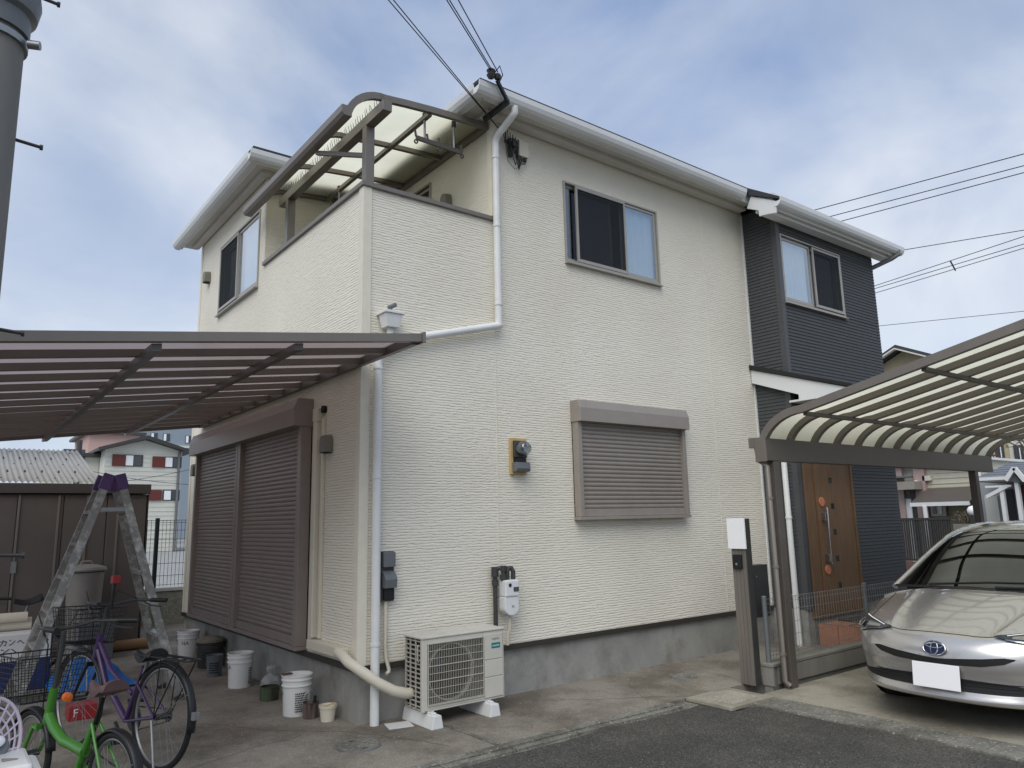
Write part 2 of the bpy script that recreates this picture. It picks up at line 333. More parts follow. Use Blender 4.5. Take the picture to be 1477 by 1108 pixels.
def gritty(name,c,stain,fleck=(150,148,140),gs=75,amount=.5,ds=.9,fl=.06,rough=.9,st=.8,stain2=None,bump=.5):
    """mineral ground: grain-by-grain tone, sparse pale flecks, broad stains at two sizes"""
    m=bpy.data.materials.new(name); m.use_nodes=True; t=m.node_tree; b=t.nodes['Principled BSDF']; l=t.links.new; nn=t.nodes.new
    b.inputs['Roughness'].default_value=rough; b.inputs['Specular IOR Level'].default_value=.3
    g=nn('ShaderNodeNewGeometry'); v=nn('ShaderNodeTexVoronoi'); v.inputs['Scale'].default_value=gs; l(g.outputs['Position'],v.inputs['Vector'])
    sp=nn('ShaderNodeSeparateColor'); l(v.outputs['Color'],sp.inputs[0])
    def mixn(f,a,bb,blend='MIX'):
        x=nn('ShaderNodeMix'); x.data_type='RGBA'; x.blend_type=blend
        if isinstance(f,float): x.inputs[0].default_value=f
        else: l(f,x.inputs[0])
        for i,q in ((6,a),(7,bb)):
            if isinstance(q,tuple): x.inputs[i].default_value=q
            else: l(q,x.inputs[i])
        return x.outputs[2]
    def noise(sc,lo,hi,top,det=8,ro=.68):
        n=nn('ShaderNodeTexNoise'); n.inputs['Scale'].default_value=sc; n.inputs['Detail'].default_value=det; n.inputs['Roughness'].default_value=ro; l(g.outputs['Position'],n.inputs['Vector'])
        r=nn('ShaderNodeMapRange'); r.inputs[1].default_value=lo; r.inputs[2].default_value=hi; r.inputs[3].default_value=0; r.inputs[4].default_value=top; l(n.outputs['Fac'],r.inputs[0]); return r.outputs[0]
    base=mixn(noise(ds,.44,.62,st),lin(c),lin(stain))
    if stain2: base=mixn(noise(ds*3.1,.55,.70,st*.7),base,lin(stain2))
    mr=nn('ShaderNodeMapRange'); mr.inputs[3].default_value=1-amount; mr.inputs[4].default_value=1+amount; l(sp.outputs[0],mr.inputs[0])
    gcol=nn('ShaderNodeCombineColor'); [l(mr.outputs[0],gcol.inputs[i]) for i in range(3)]
    base=mixn(1.0,base,gcol.outputs[0],'MULTIPLY')
    th=nn('ShaderNodeMath'); th.operation='LESS_THAN'; th.inputs[1].default_value=fl; l(sp.outputs[1],th.inputs[0])
    base=mixn(th.outputs[0],base,lin(fleck)); l(base,b.inputs['Base Color'])
    bp=nn('ShaderNodeBump'); bp.inputs['Strength'].default_value=bump; bp.inputs['Distance'].default_value=.006; l(v.outputs['Distance'],bp.inputs['Height']); l(bp.outputs[0],b.inputs['Normal'])
    return m
M['asphalt']=gritty('asphalt_aggregate',(70,69,65),(90,87,80),(128,126,120),gs=125,amount=.55,ds=.8,fl=.014,st=.7,stain2=(58,57,55))
M['yard']=gritty('yard_concrete_worn',(140,135,124),(100,93,82),(176,172,162),gs=120,amount=.18,ds=1.0,fl=.006,st=.9,stain2=(112,92,76),bump=.25)
M['kerb']=gritty('kerb_concrete_worn',(128,126,117),(84,82,74),(160,158,150),gs=70,amount=.25,ds=2.2,fl=.03,st=.8,stain2=(70,72,62),bump=.4)
M['slab']=gritty('parking_concrete_worn',(156,151,137),(118,112,98),(180,176,164),gs=120,amount=.10,ds=1.2,fl=.01,st=.8,stain2=(128,118,100),bump=.2)
M['lidc']=gritty('lid_concrete',(160,155,142),(132,126,112),(190,184,168),gs=90,amount=.15,ds=3,fl=.03,st=.6,bump=.3)
# ------------------------------------------------------------------ setting
def struct(name,mb,m,**k): return mb.build(name,m,kind='structure',**k)
struct('ground',MB().box(-300,300,-300,300,-.30,-.16),M['ground'])
rr=random.Random(21)                 # asphalt sheet with an uneven laid edge
ed=[(-40,-1.335)]; x=-3.0; q=0
while x<2.62: q=q*.8+rr.uniform(-.008,.008); ed.append((x,-1.345+q)); x+=.05
ed.append((2.66,-1.68)); y=-1.70; q=0
while y>-7: q=q*.8+rr.uniform(-.008,.008); ed.append((2.925+q if y<-1.72 else 2.925,y)); y-=.06
ed+=[(2.925,-60),(-40,-60)]
struct('road',MB().prism([(a,b,-.15) for a,b in ed],(0,0,.13)),M['asphalt'])
struct('yard_paving',MB().box(-9,3.62,-1.16,8.0,-.15,0).box(3.62,12,-1.30,8.0,-.15,0.004),M['yard'])
struct('parking_slab',MB().box(3.26,10.5,-7,-1.49,-.15,-.012),M['slab'])
# hairline cracks in the paving
yp=bpy.data.objects['yard_paving']; rc=random.Random(4)
for (x,y),(dx,dy),n in (((1.6,-.25),(.06,-.045),22),((-.9,.9),(.05,-.07),26),((2.2,-1.1),(.03,.05),18),((-2.0,-.4),(.07,.02),24)):
    pts=[]
    for k in range(n): pts.append((x,y)); x+=dx+rc.uniform(-.03,.03); y+=dy+rc.uniform(-.03,.03)
    mb=MB(); w=.0022
    for (a,b),(c,d) in zip(pts,pts[1:]):
        if b<-1.14 or d<-1.14: break
        mb.bar((a,b,.0006),(c,d,.0006),w*rc.uniform(.6,1.5),.0012)
    mb.build('crack',M['flash'],yp)
# kerb strip: precast blocks laid end to end between paving and asphalt
kb=MB().box(0,.594,-1.252,-1.168,-.15,.004).box(.004,.590,-1.322,-1.258,-.15,-.006); kme=meshm(kb,'kerb_block',M['kerb'])
ks=struct('kerb',MB().box(-9,2.62,-1.40,-1.166,-.15,-.024),M['kerb'])
for i in range(19):
    o=inst(kme,'kerb_block',ks,(-9+i*.6,0,random.uniform(-.003,.003)))
kb=MB().box(2.925,3.255,0,.896,-.15,-.006); kme=meshm(kb,'apron_block',M['kerb'])
ks=struct('parking_apron',MB().box(2.88,3.25,-7,-1.70,-.15,-.024),M['kerb'])
for i in range(6): inst(kme,'apron_block',ks,(0,-2.55-i*.9,0))
# drain channel across the paving, drain covers
dg=MB().box(.53,.575,-1.158,-.47,0,.006)
dg.build('drain_channel',M['kerb'],label='narrow concrete drain line running from under the air conditioner to the kerb',cat='drain')
def manhole(c,r,label):
    t=thing('manhole_cover',label,'manhole',c)
    MB().lathe([(r,0),(r,.008),(r-.015,.010),(r-.018,.006)],c,40).build('rim',M['steel'],t,smooth=True)
    mb=MB().lathe([(0.0001,.007),(r-.02,.007)],c,40)
    for k in range(16):
        a=k*math.pi/8
        mb.bar((c[0]+math.cos(a)*r*.28,c[1]+math.sin(a)*r*.28,.009),(c[0]+math.cos(a)*r*.84,c[1]+math.sin(a)*r*.84,.009),.012,.006)
    for q in (.25,.55,.86): mb.lathe([(r*q-.006,.006),(r*q-.006,.011),(r*q+.006,.011),(r*q+.006,.006)],c,36)
    mb.build('lid',M['kerb'],t)
    MB().box(c[0]-.02,c[0]+.02,c[1]+r*.62,c[1]+r*.68,.011,.013).box(c[0]-.02,c[0]+.02,c[1]-r*.68,c[1]-r*.62,.011,.013).build('lifting_slot',M['dk'],t)
manhole((-.225,-.50,0),.165,'round ribbed drain cover in the concrete in front of the house corner')
manhole((3.33,-.54,.0),.14,'small round drain cover in the paving near the dark gatepost')
cv=thing('access_cover','square pale concrete access lid set between asphalt and kerb by the gatepost','drain lid',(2.9,-1.42,0))
MB().box(2.62,3.22,-1.66,-1.17,-.02,.010).build('surround',M['slab'],cv,bevel=.004)
MB().box(2.72,3.12,-1.60,-1.23,.0,.016).build('lid',M['lidc'],cv,bevel=.003)
MB().obox(Matrix.Translation((.265,-.215,.0))@Matrix.Rotation(R(-14),4,'Z'),-.10,.10,-.085,.085,.002,.008).build('floor_sheet',M['whitepaper'],label='white sheet lying on the concrete beside the white downpipe',cat='sheet')
# ------------------------------------------------------------------ house
H=thing('house','two-storey cream sided house with charcoal entrance bay and corner balcony','house',(0,0,0))
PF=lambda u,z,d:Vector((u,-d,z)); PBY=lambda u,z,d:Vector((u,-.5-d,z)); PL=lambda u,z,d:Vector((-d,u,z)); PBL=lambda u,z,d:Vector((1.45-d,u,z)); PBS=lambda u,z,d:Vector((5.78-d,u,z)); PWF=lambda u,z,d:Vector((u,2.62-d,z)); PRR=lambda u,z,d:Vector((8.36+d,u,z)); PBK=lambda u,z,d:Vector((u,5.4+d,z))
def pb(mb,P,u0,u1,z0,z1,d0,d1):
    return mb.add([P(u,z,d) for z in(z0,z1) for d in(d0,d1) for u in(u0,u1)],[(0,1,3,2),(4,6,7,5),(0,4,5,1),(2,3,7,6),(0,2,6,4),(1,5,7,3)])
def wallg(mb,P,us,zs,keep,d0=-.14,d1=0):
    for i in range(len(us)-1):
        for j in range(len(zs)-1):
            if keep((us[i]+us[i+1])/2,(zs[j]+zs[j+1])/2): pb(mb,P,us[i],us[i+1],zs[j],zs[j+1],d0,d1)
    return mb
inr=lambda u,z,r: r[0]<u<r[1] and r[2]<z<r[3]
ZS,ZT,ZP=.455,5.80,4.62
W1=(2.44,3.965,4.395,5.33); W2=(2.82,4.40,4.44,5.40); W3=(5.87,7.37,4.375,5.31); W4=(1.22,2.45,3.75,5.52); DO=(5.89,7.09,.315,2.55)
# foundation
MB().box(.025,5.78,.025,5.38,-.1,.43).build('foundation',M['concrete'],H)
MB().box(5.78,8.335,-.475,5.38,-.1,.43).build('foundation',M['concrete'],H)
MB().box(-.016,5.77,-.016,.02,.405,.454).box(-.016,.02,.02,5.41,.405,.454).build('base_flashing',M['flash'],H)
# walls
wallg(MB(),PF,[0,1.45,W1[0],W1[1],5.78],[ZS,W1[2],ZP,W1[3],ZT],lambda u,z:not inr(u,z,W1) and not(u<1.45 and z>ZP)).build('front_wall',M['siding'],H)
wallg(MB(),PL,[.14,2.62,W2[0],W2[1],5.4],[ZS,W2[2],ZP,W2[3],ZT],lambda u,z:not inr(u,z,W2) and not(u<2.62 and z>ZP)).build('left_wall',M['siding'],H)
wallg(MB(),PBL,[.14,W4[0],W4[1],2.62],[3.55,W4[2],W4[3],ZT],lambda u,z:not inr(u,z,W4)).build('balcony_wall',M['siding'],H)
pb(MB(),PWF,.14,1.31,3.55,ZT,-.14,0).build('wing_wall',M['siding'],H)
pb(MB(),PBK,.141,8.36,ZS,ZT,-.14,0).build('rear_wall',M['siding'],H)
pb(MB(),PRR,-.5,5.26,ZS,5.75,-.14,0).build('side_wall',M['dark'],H)
MB().box(.14,1.31,.14,2.48,3.5,3.58).build('balcony_floor',M['concrete'],H)
MB().box(1.6,5.6,.2,5.2,3.0,3.1).build('upper_floor',M['room'],H)
# vertical board joints and corner trims
for x in (1.45,4.86):
    pb(MB(),PF,x-.006,x+.006,ZS+.01,ZP if x<2 else ZT-.06,.0,.0035).build('board_joint',M['trim'],H)
MB().box(-.012,.075,-.012,-.001,ZS,ZP).box(-.012,-.001,-.001,.075,ZS,ZP).build('corner_trim',M['trim'],H,bevel=.002)
MB().box(1.438,1.52,-.011,-.001,ZP+.06,ZT-.06).box(1.438,1.449,-.001,.07,ZP+.06,ZT-.06).build('corner_trim',M['trim'],H,bevel=.002)
MB().box(5.745,5.779,-.012,-.001,ZS,5.72).build('edge_trim',M['white'],H)
MB().box(-.011,-.001,5.33,5.4,ZS,ZT).build('corner_trim',M['trim'],H)
# parapet coping
MB().box(-.03,1.47,-.03,.17,ZP,ZP+.045).box(-.03,.17,.17,2.618,ZP,ZP+.045).build('coping',M['alu'],H,bevel=.004)
# ---- charcoal lap siding, real laps
PITCH_L=.046
def lap(mb,P,u0,u1,z0,z1):
    k=math.floor(z0/PITCH_L)
    while k*PITCH_L<z1:
        a=max(z0,k*PITCH_L); b=min(z1,(k+1)*PITCH_L)
        if b-a>.004:
            fa=(a-k*PITCH_L)/PITCH_L; fb=(b-k*PITCH_L)/PITCH_L
            da,db=.010-.008*fa,.010-.008*fb
            mb.add([P(u0,a,da),P(u1,a,da),P(u1,b-.003,db),P(u0,b-.003,db),P(u0,a,.0),P(u1,a,.0)],[(0,1,2,3),(4,5,1,0)])
        k+=1
    return mb
keepb=lambda u,z:not inr(u,z,W3) and not inr(u,z,DO)
us=[5.78,DO[0],DO[1],W3[1],8.36]; zs=[.43,DO[3],3.3,W3[2],W3[3],5.52]
mb=MB(); m2=MB(); uu=sorted(set([5.78,W3[0],DO[0],DO[1],W3[1],8.36]))
for i in range(len(uu)-1):
    for j in range(len(zs)-1):
        if keepb((uu[i]+uu[i+1])/2,(zs[j]+zs[j+1])/2):
            lap(mb,PBY,uu[i],uu[i+1],zs[j],zs[j+1]); pb(m2,PBY,uu[i],uu[i+1],zs[j],zs[j+1],-.14,-.001)
mb.build('bay_lap_siding',M['dark'],H,kind='stuff'); m2.build('bay_wall',M['dark'],H)
lap(MB(),PBS,-.5,0,.43,5.72).build('bay_side_lap_siding',M['dark'],H,kind='stuff')
pb(MB(),PBS,-.36,0,.43,5.72,-.14,-.001).build('bay_side_wall',M['dark'],H)
MB().box(5.762,5.84,-.518,-.512,.43,5.56).box(5.762,5.768,-.512,-.44,.43,5.56).build('bay_corner_trim',M['darktrim'],H)
# ---- roofs
def hip(x0,x1,y0,y1,z,p,th=.03):
    h=(y1-y0)/2; zr=z+p*h
    if x1-x0<2*h: h=(x1-x0)/2; zr=z+p*h
    mb=MB(); b=[(x0,y0,z),(x1,y0,z),(x1,y1,z),(x0,y1,z)]; r=[(x0+h,y0+(y1-y0)/2,zr),(x1-h,y0+(y1-y0)/2,zr)]
    t=[(a,c,q+th) for a,c,q in b]; r2=[(a,c,q+th) for a,c,q in r]
    mb.add(b+t+r2,[(3,2,1,0),(0,1,5,4),(1,2,6,5),(2,3,7,6),(3,0,4,7),(4,5,9,8),(5,6,9),(6,7,8,9),(7,4,8)]); return mb
rf=hip(1.06,8.80,-.36,5.865,5.885,.4).build('roof',M['roof'],H)
hip(-.30,4.6,2.26,5.76,5.887,.4).build('wing_roof',M['roof'],H)
MB().prism([(5.42,-.80,5.60),(5.42,-.80,5.635),(5.42,-.38,5.90),(5.42,-.38,5.80)],(3.38,0,0)).build('bay_roof',M['roof'],H)
MB().box(1.14,5.66,-.28,0,5.78,5.80).box(1.14,1.45,0,2.34,5.78,5.80).box(-.22,1.45,2.34,2.62,5.78,5.80).box(-.22,0,2.62,5.7,5.78,5.80).build('soffit',M['soffit'],H)
MB().box(5.47,8.72,-.70,-.5,5.50,5.53).build('bay_soffit',M['soffit'],H)
MB().box(1.13,5.62,-.295,-.28,5.74,5.885).box(1.125,1.14,-.295,2.325,5.74,5.885).box(-.235,1.125,2.325,2.34,5.74,5.885).box(-.235,-.22,2.34,5.7,5.74,5.885).build('fascia',M['white'],H)
MB().box(1.31,5.7,-.14,-.012,5.735,5.779).box(1.31,1.438,-.012,2.51,5.735,5.779).box(-.11,1.31,2.51,2.61,5.735,5.779).box(-.11,-.012,2.61,5.55,5.735,5.779).build('eave_box',M['soffit'],H,bevel=.004)
GP=[(0,0),(.055,0),(.085,.022),(.105,.06),(.112,.112),(.10,.112),(.09,.066),(.0,.06)]
def gutter(a,b,out,par=H): return MB().sweep(GP,a,b,out).build('gutter',M['white'],par)
gutter((1.02,-.296,5.75),(5.36,-.296,5.75),(0,-1,0)); gutter((1.124,-.296,5.75),(1.124,2.32,5.75),(-1,0,0))
gutter((-.34,2.324,5.75),(1.01,2.324,5.75),(0,-1,0)); gutter((-.236,2.324,5.75),(-.236,5.78,5.75),(-1,0,0))
MB().box(5.47,8.72,-.72,-.701,5.49,5.62).build('bay_fascia',M['white'],H)
g2=gutter((5.44,-.722,5.515),(8.78,-.722,5.515),(0,-1,0))
vb=[onX(x,y,5.445) for x,y in [(1083,283),(1124,291),(1119,297),(1119,307),(1107,309),(1095,312),(1094,303.5),(1077,301)]]
MB().prism(vb,(.03,0,0)).build('bay_verge_board',M['white'],H,bevel=.003)
MB().box(5.476,5.76,-.69,-.43,5.535,5.74).build('bay_eave_box',M['white'],H)
MB().box(5.47,8.6,-.66,-.522,5.46,5.499).build('bay_eave_mould',M['white'],H)
# porch roof with white verge board
MB().prism([(5.66,-.01,3.575),(5.66,-1.40,3.10),(5.66,-1.40,3.055),(5.66,-.01,3.51)],(2.85,0,0)).build('porch_roof',M['black'],H,bevel=.004)
MB().prism([(5.69,-.012,3.505),(5.69,-1.34,3.065),(5.69,-1.34,2.99),(5.69,-.675,2.99),(5.69,-.675,3.075),(5.69,-.012,3.325)],(.03,0,0)).build('porch_verge_board',M['white'],H,bevel=.003)
MB().box(5.722,8.45,-1.34,-.52,2.995,3.02).build('porch_soffit',M['white'],H)
MB().box(5.722,8.45,-1.36,-1.342,2.985,3.09).build('porch_fascia',M['white'],H)
# ---- windows
def curtain(P,u0,u1,z0,z1,d,amp=.02,n=40):
    mb=MB(); rows=[]
    for z in (z0,z1):
        rows.append([P(u0+(u1-u0)*i/n,z,d+amp*math.sin(i*1.7)+amp*.5*math.sin(i*.61+1)) for i in range(n+1)])
    return mb.grid(rows)
def sash(P,u0,u1,z0,z1,d,mt,pane,par,fw=.03,fd=.022,name='sash'):
    s=MB(); pb(s,P,u0,u1,z0,z0+fw*1.3,d,d+fd); pb(s,P,u0,u1,z1-fw,z1,d,d+fd); pb(s,P,u0,u0+fw,z0+fw*1.3,z1-fw,d,d+fd); pb(s,P,u1-fw,u1,z0+fw*1.3,z1-fw,d,d+fd)
    o=s.build(name,mt,par,bevel=.002)
    pb(MB(),P,u0+fw,u1-fw,z0+fw*1.3,z1-fw,d+fd*.4,d+fd*.6).build('pane' if name=='sash' else 'mesh',pane,par)
def window(P,r,name,proud=.016):
    u0,u1,z0,z1=r; f=MB(); w=.012
    pb(f,P,u0-.012,u1+.012,z0-.02,z0+w,-.09,proud+.006); pb(f,P,u0-.012,u1+.012,z1-w,z1+.010,-.09,proud); pb(f,P,u0-.012,u0+w,z0+w,z1-w,-.09,proud); pb(f,P,u1-w,u1+.012,z0+w,z1-w,-.09,proud)
    fo=f.build(name,M['silver'],H,bevel=.002)
    b=MB(); D=1.6
    for q in ((u0-.02,u1+.02,z0-.5,z1+.25,-D-.03,-D),(u0-.05,u0-.02,z0-.5,z1+.25,-D,-.15),(u1+.02,u1+.05,z0-.5,z1+.25,-D,-.15),(u0-.02,u1+.02,z1+.25,z1+.28,-D,-.15),(u0-.02,u1+.02,z0-.53,z0-.5,-D,-.15)): pb(b,P,*q)
    b.build('room_lining',M['room'],fo)
    return fo
def sill(P,r,par):
    u0,u1,z0,z1=r; s=MB(); pb(s,P,u0-.018,u1+.018,z0-.034,z0-.021,.0,.05); s.build('sill',M['silver'],par,bevel=.002)
w=window(PF,W1,'window'); sill(PF,W1,w)
sash(PF,2.455,3.20,4.41,5.315,-.05,M['silver'],M['glass'],w)
sash(PF,3.36,3.95,4.41,5.315,-.02,M['silver'],M['frost'],w)
sash(PF,2.60,3.40,4.41,5.315,.004,M['silver'],M['screen'],w,fw=.03,name='screen_frame')
curtain(PF,3.37,3.95,4.40,5.32,-.06,.012).build('curtain',M['curtain'],w)
w=window(PL,W2,'window'); sill(PL,W2,w)
sash(PL,2.85,3.62,4.47,5.37,-.02,M['silver'],M['frost'],w); sash(PL,3.55,4.37,4.47,5.37,-.06,M['silver'],M['glass'],w); sash(PL,3.60,4.37,4.47,5.37,.003,M['silver'],M['screen'],w,name='screen_frame')
curtain(PL,2.83,3.60,4.45,5.39,-.07,.012).build('curtain',M['curtain'],w)
w=window(PBY,W3,'window'); sill(PBY,W3,w)
sash(PBY,5.90,6.60,4.405,5.28,-.03,M['silver'],M['frost'],w); sash(PBY,6.58,7.34,4.405,5.28,-.06,M['silver'],M['glass'],w); sash(PBY,6.62,7.34,4.405,5.28,.003,M['silver'],M['screen'],w,name='screen_frame')
curtain(PBY,5.88,6.57,4.38,5.3,-.07,.012).build('curtain',M['curtain'],w)
w=window(PBL,W4,'balcony_window'); sash(PBL,1.25,1.85,3.8,5.49,-.03,M['silver'],M['glass'],w); sash(PBL,1.82,2.42,3.8,5.49,-.06,M['silver'],M['glass'],w)
# ---- roller shutters : housing, rails, every slat
def slatmesh(L,axis,hs,m):
    prof=[(0,0),(.0,hs*.06),(.009,hs*.25),(.013,hs*.55),(.010,hs*.85),(.002,hs*.985),(-.004,hs*.985),(-.004,0)]
    mb=MB().sweep(prof,(0,0,0),axis*L,axis.cross(Vector((0,0,1))) if axis.x else Vector((-1,0,0)))
    return meshm(mb,'slat',m,smooth=30)
def shutter(P,u0,u1,z0,z1,mt,boxh,boxd,railw,raild,axis,hs,split=0):
    rails=MB(); pb(rails,P,u0,u0+railw,z0,z1-boxh*.4,.0,raild)
    o=rails.build('roller_shutter',mt,H,bevel=.003,label=None)
    r2=MB(); pb(r2,P,u1-railw,u1,z0,z1-boxh*.4,0,raild); r2.build('guide_rail',mt,o,bevel=.003)
    bx=MB(); e=[(0,0),(boxd,0),(boxd,boxh*.62),(boxd*.8,boxh),(0,boxh)]
    a=[P(u0-.012,z1-boxh+q,d) for d,q in e]; b=[P(u1+.012,z1-boxh+q,d) for d,q in e]
    n=5; bx.add(a+b,[tuple(range(n)),tuple(range(2*n-1,n-1,-1))]+[(i,(i+1)%n,n+(i+1)%n,n+i) for i in range(n)])
    bx.build('shutter_box',mt,o,bevel=.004)
    s=MB(); pb(s,P,u0+railw,u1-railw,z0,z0+.075,.02,raild*.72); s.build('bottom_bar',mt,o,bevel=.004)
    b=MB(); pb(b,P,u0,u1,z0,z1-.02,.001,.012); b.build('backing',M['dk'],o)
    pb(MB(),P,u0-.01,u1+.01,z0-.035,z0-.002,0,raild*1.05).build('shutter_sill',mt,o,bevel=.003)
    me=slatmesh(u1-u0-2*railw-.002,axis,hs,mt); z=z0+.076; k=0
    while z<z1-boxh+.005:
        inst(me,'slat',o,P(u0+railw+.001,z,raild*.45)); z+=hs; k+=1
    return o
shutter(PL,1.04,2.93,.50,2.80,M['shutter'],.27,.20,.085,.115,Vector((0,1,0)),.0445)
shutter(PL,2.945,4.72,.50,2.80,M['shutter'],.27,.20,.065,.115,Vector((0,1,0)),.0445)
shutter(PF,2.43,4.15,1.615,2.83,M['shutter2'],.23,.16,.055,.10,Vector((1,0,0)),.046)
# ---- downpipes
def band(c,r,par,ax=(0,0,1)):
    a=Vector(ax)*.012; c=Vector(c); MB().cyl(c-a,c+a,r,n=16).build('pipe_clip',M['pvc'],par,smooth=True)
rp=.037; yb=-.065
dp=MB().tube([(1.50,-.34,5.76),(1.50,-.34,5.69),(1.485,-.31,5.66),(1.455,-.11,5.54),(1.45,yb,5.48),(1.45,yb,5.42)],rp,14).tube([(1.45,yb,5.45),(1.45,yb,3.50)],rp,14).tube([(1.462,yb-.001,3.512),(1.44,yb-.001,3.50),(.36,yb-.001,3.215)],rp*.98,14)
dp=dp.build('downpipe',M['pvc'],H,smooth=True)
for z in (5.3,4.55,3.72): band((1.45,yb,z),rp+.006,dp)
MB().tube([(.125,yb,-.02),(.125,yb,3.02)],rp*1.02,14).tube([(.125,yb,3.0),(.17,yb,3.10),(.36,yb,3.215)],rp,14).build('downpipe',M['pvc'],H,smooth=True)
for z in (.62,1.98,2.93): band((.125,yb,z),rp+.006,dp)
hp=MB(); c=(.235,-.085)
for z0,z1,a,b in ((3.30,3.42,.062,.085),(3.42,3.445,.10,.10)):
    hp.add([(c[0]+sx*q,c[1]+sy*q*.85,z) for z,q in((z0,a),(z1,b)) for sx,sy in((-1,-1),(1,-1),(1,1),(-1,1))],[(3,2,1,0),(4,5,6,7),(0,1,5,4),(1,2,6,5),(2,3,7,6),(3,0,4,7)])
hp=hp.build('rain_hopper',M['pvc'],H,bevel=.004); MB().cyl((c[0],-.075,3.1),(c[0],-.075,3.31),.03).build('hopper_outlet',M['pvc'],hp,smooth=True)
MB().cyl((c[0]-.01,-.10,3.452),(c[0]-.01,-.10,3.475),.014).cyl((c[0]-.015,-.07,3.49),(c[0]+.02,-.14,3.505),.02).build('small_camera',M['greyp'],label='tiny dark-lensed security camera perched on the white rain hopper',cat='camera')
# bay downpipe and its elbow, white pipe by the entrance
MB().tube([(8.62,-.80,5.56),(8.62,-.80,5.50),(8.56,-.72,5.44),(8.42,-.45,5.33),(8.40,-.42,5.28),(8.40,-.42,.0)],.035,12).build('downpipe',M['greyp'],H,smooth=True)
wp=MB().tube([(5.775,-.36,2.44),(5.755,-.36,2.43),(5.735,-.36,2.39),(5.735,-.36,.0)],.036,14).build('entrance_downpipe',M['pvc'],H,smooth=True)
for z in (2.5,1.55,.6): band((5.735,-.36,z),.043,wp)
# duct covers on the left wall
d=MB(); pb(d,PL,.80,.875,.60,2.62,.0,.065); pb(d,PL,.79,.885,2.55,2.68,0,.07); pb(d,PL,.16,.885,.50,.585,0,.075)
do=d.build('duct_cover',M['cream_pl'],H,bevel=.008)
d=MB(); pb(d,PL,.72,.765,.60,2.58,0,.03); d.build('duct_cover',M['cream_pl'],do,bevel=.006)
d=MB().cyl(PL(.742,2.66,0),PL(.742,2.66,.035),.035); d.build('duct_outlet',M['dk'],do)
def hood(P,u,z,name='vent_hood',w=.066,h=.13):
    n=10; prof=[]; mb=MB()
    ring=[(w*math.cos(math.pi*k/n),h*.2+w*math.sin(math.pi*k/n)) for k in range(n+1)]
    full=[(w,-h*.6)]+ring+[(-w,-h*.6)]
    a=[P(u+p,z+q,.0) for p,q in full]; b=[P(u+p*.86,z+(q*.84 if q>0 else q),.085) for p,q in full]; k=len(full)
    mb.add(a+b,[tuple(range(k)),tuple(range(2*k-1,k-1,-1))]+[(i,(i+1)%k,k+(i+1)%k,k+i) for i in range(k)])
    o=mb.build(name,M['vent'],H,bevel=.006,smooth=True)
    pb(MB(),P,u-w*.8,u+w*.8,z-h*.6-.004,z-h*.6,.01,.078).build('vent_opening',M['dk'],o)
hood(PL,.62,2.32); hood(PL,5.02,2.37); hood(PL,4.93,5.12); hood(PBL,.83,5.14)
# ---- entrance door
dr=MB(); f=.045
pb(dr,PBY,DO[0],DO[0]+f,DO[2],DO[3],-.1,.02); pb(dr,PBY,DO[1]-f,DO[1],DO[2],DO[3],-.1,.02); pb(dr,PBY,DO[0]+f,DO[1]-f,DO[3]-f,DO[3],-.1,.02); pb(dr,PBY,DO[0]+f,DO[1]-f,DO[2],DO[2]+.03,-.1,.02)
do=dr.build('entrance_door',M['door'],H,bevel=.003)
pb(MB(),PBY,DO[0]+f+.003,6.155,DO[2]+.033,DO[3]-f-.003,-.06,-.01).build('side_panel',M['door'],do,bevel=.003)
pb(MB(),PBY,6.165,DO[1]-f-.003,DO[2]+.033,DO[3]-f-.003,-.06,.004).build('door_leaf',M['door'],do,bevel=.003)
for k in range(5):
    z=2.02-k*.335; pb(MB(),PBY,6.50,6.57,z-.035,z+.035,.002,.008).build('door_window',M['bgglass'],do)
hd=MB().tube([PBY(6.30,1.66,.06),PBY(6.30,.95,.06)],.014,10); pb(hd,PBY,6.24,6.315,1.50,1.60,.003,.065); pb(hd,PBY,6.24,6.315,.98,1.08,.003,.065)
hd.build('pull_handle',M['chrome'],do,bevel=.003)
for z in (1.74,.885): MB().disc(PBY(6.275,z,.004),(0,-1,0),.06,24,.014).build('lock_rosette',M['copper'],do,bevel=.002)
# porch step, tiled, with dark mat
st=MB().box(5.93,8.3,-1.28,-.515,0,.262).build('porch_step',M['grout'],H)
tm=meshm(MB().box(.003,.292,.003,.292,0,.012),'floor_tile',M['tile']); tv=meshm(MB().box(-.012,0,.003,.251,.004,.255),'riser_tile',M['tile']); tf=meshm(MB().box(.003,.292,-.012,0,.004,.255),'riser_tile',M['tile'])
for i in range(8):
    for j in range(2): inst(tm,'floor_tile',st,(5.925+i*.297,-1.285+j*.385,.262))
    inst(tf,'riser_tile',st,(5.925+i*.297,-1.281,.0))
for j in range(3): inst(tv,'riser_tile',st,(5.929,-1.28+j*.255,0))
MB().box(6.2,7.0,-1.15,-.62,.276,.29).build('door_mat',M['dkgrey'],label='dark rectangular door mat on the terracotta porch step',cat='mat')
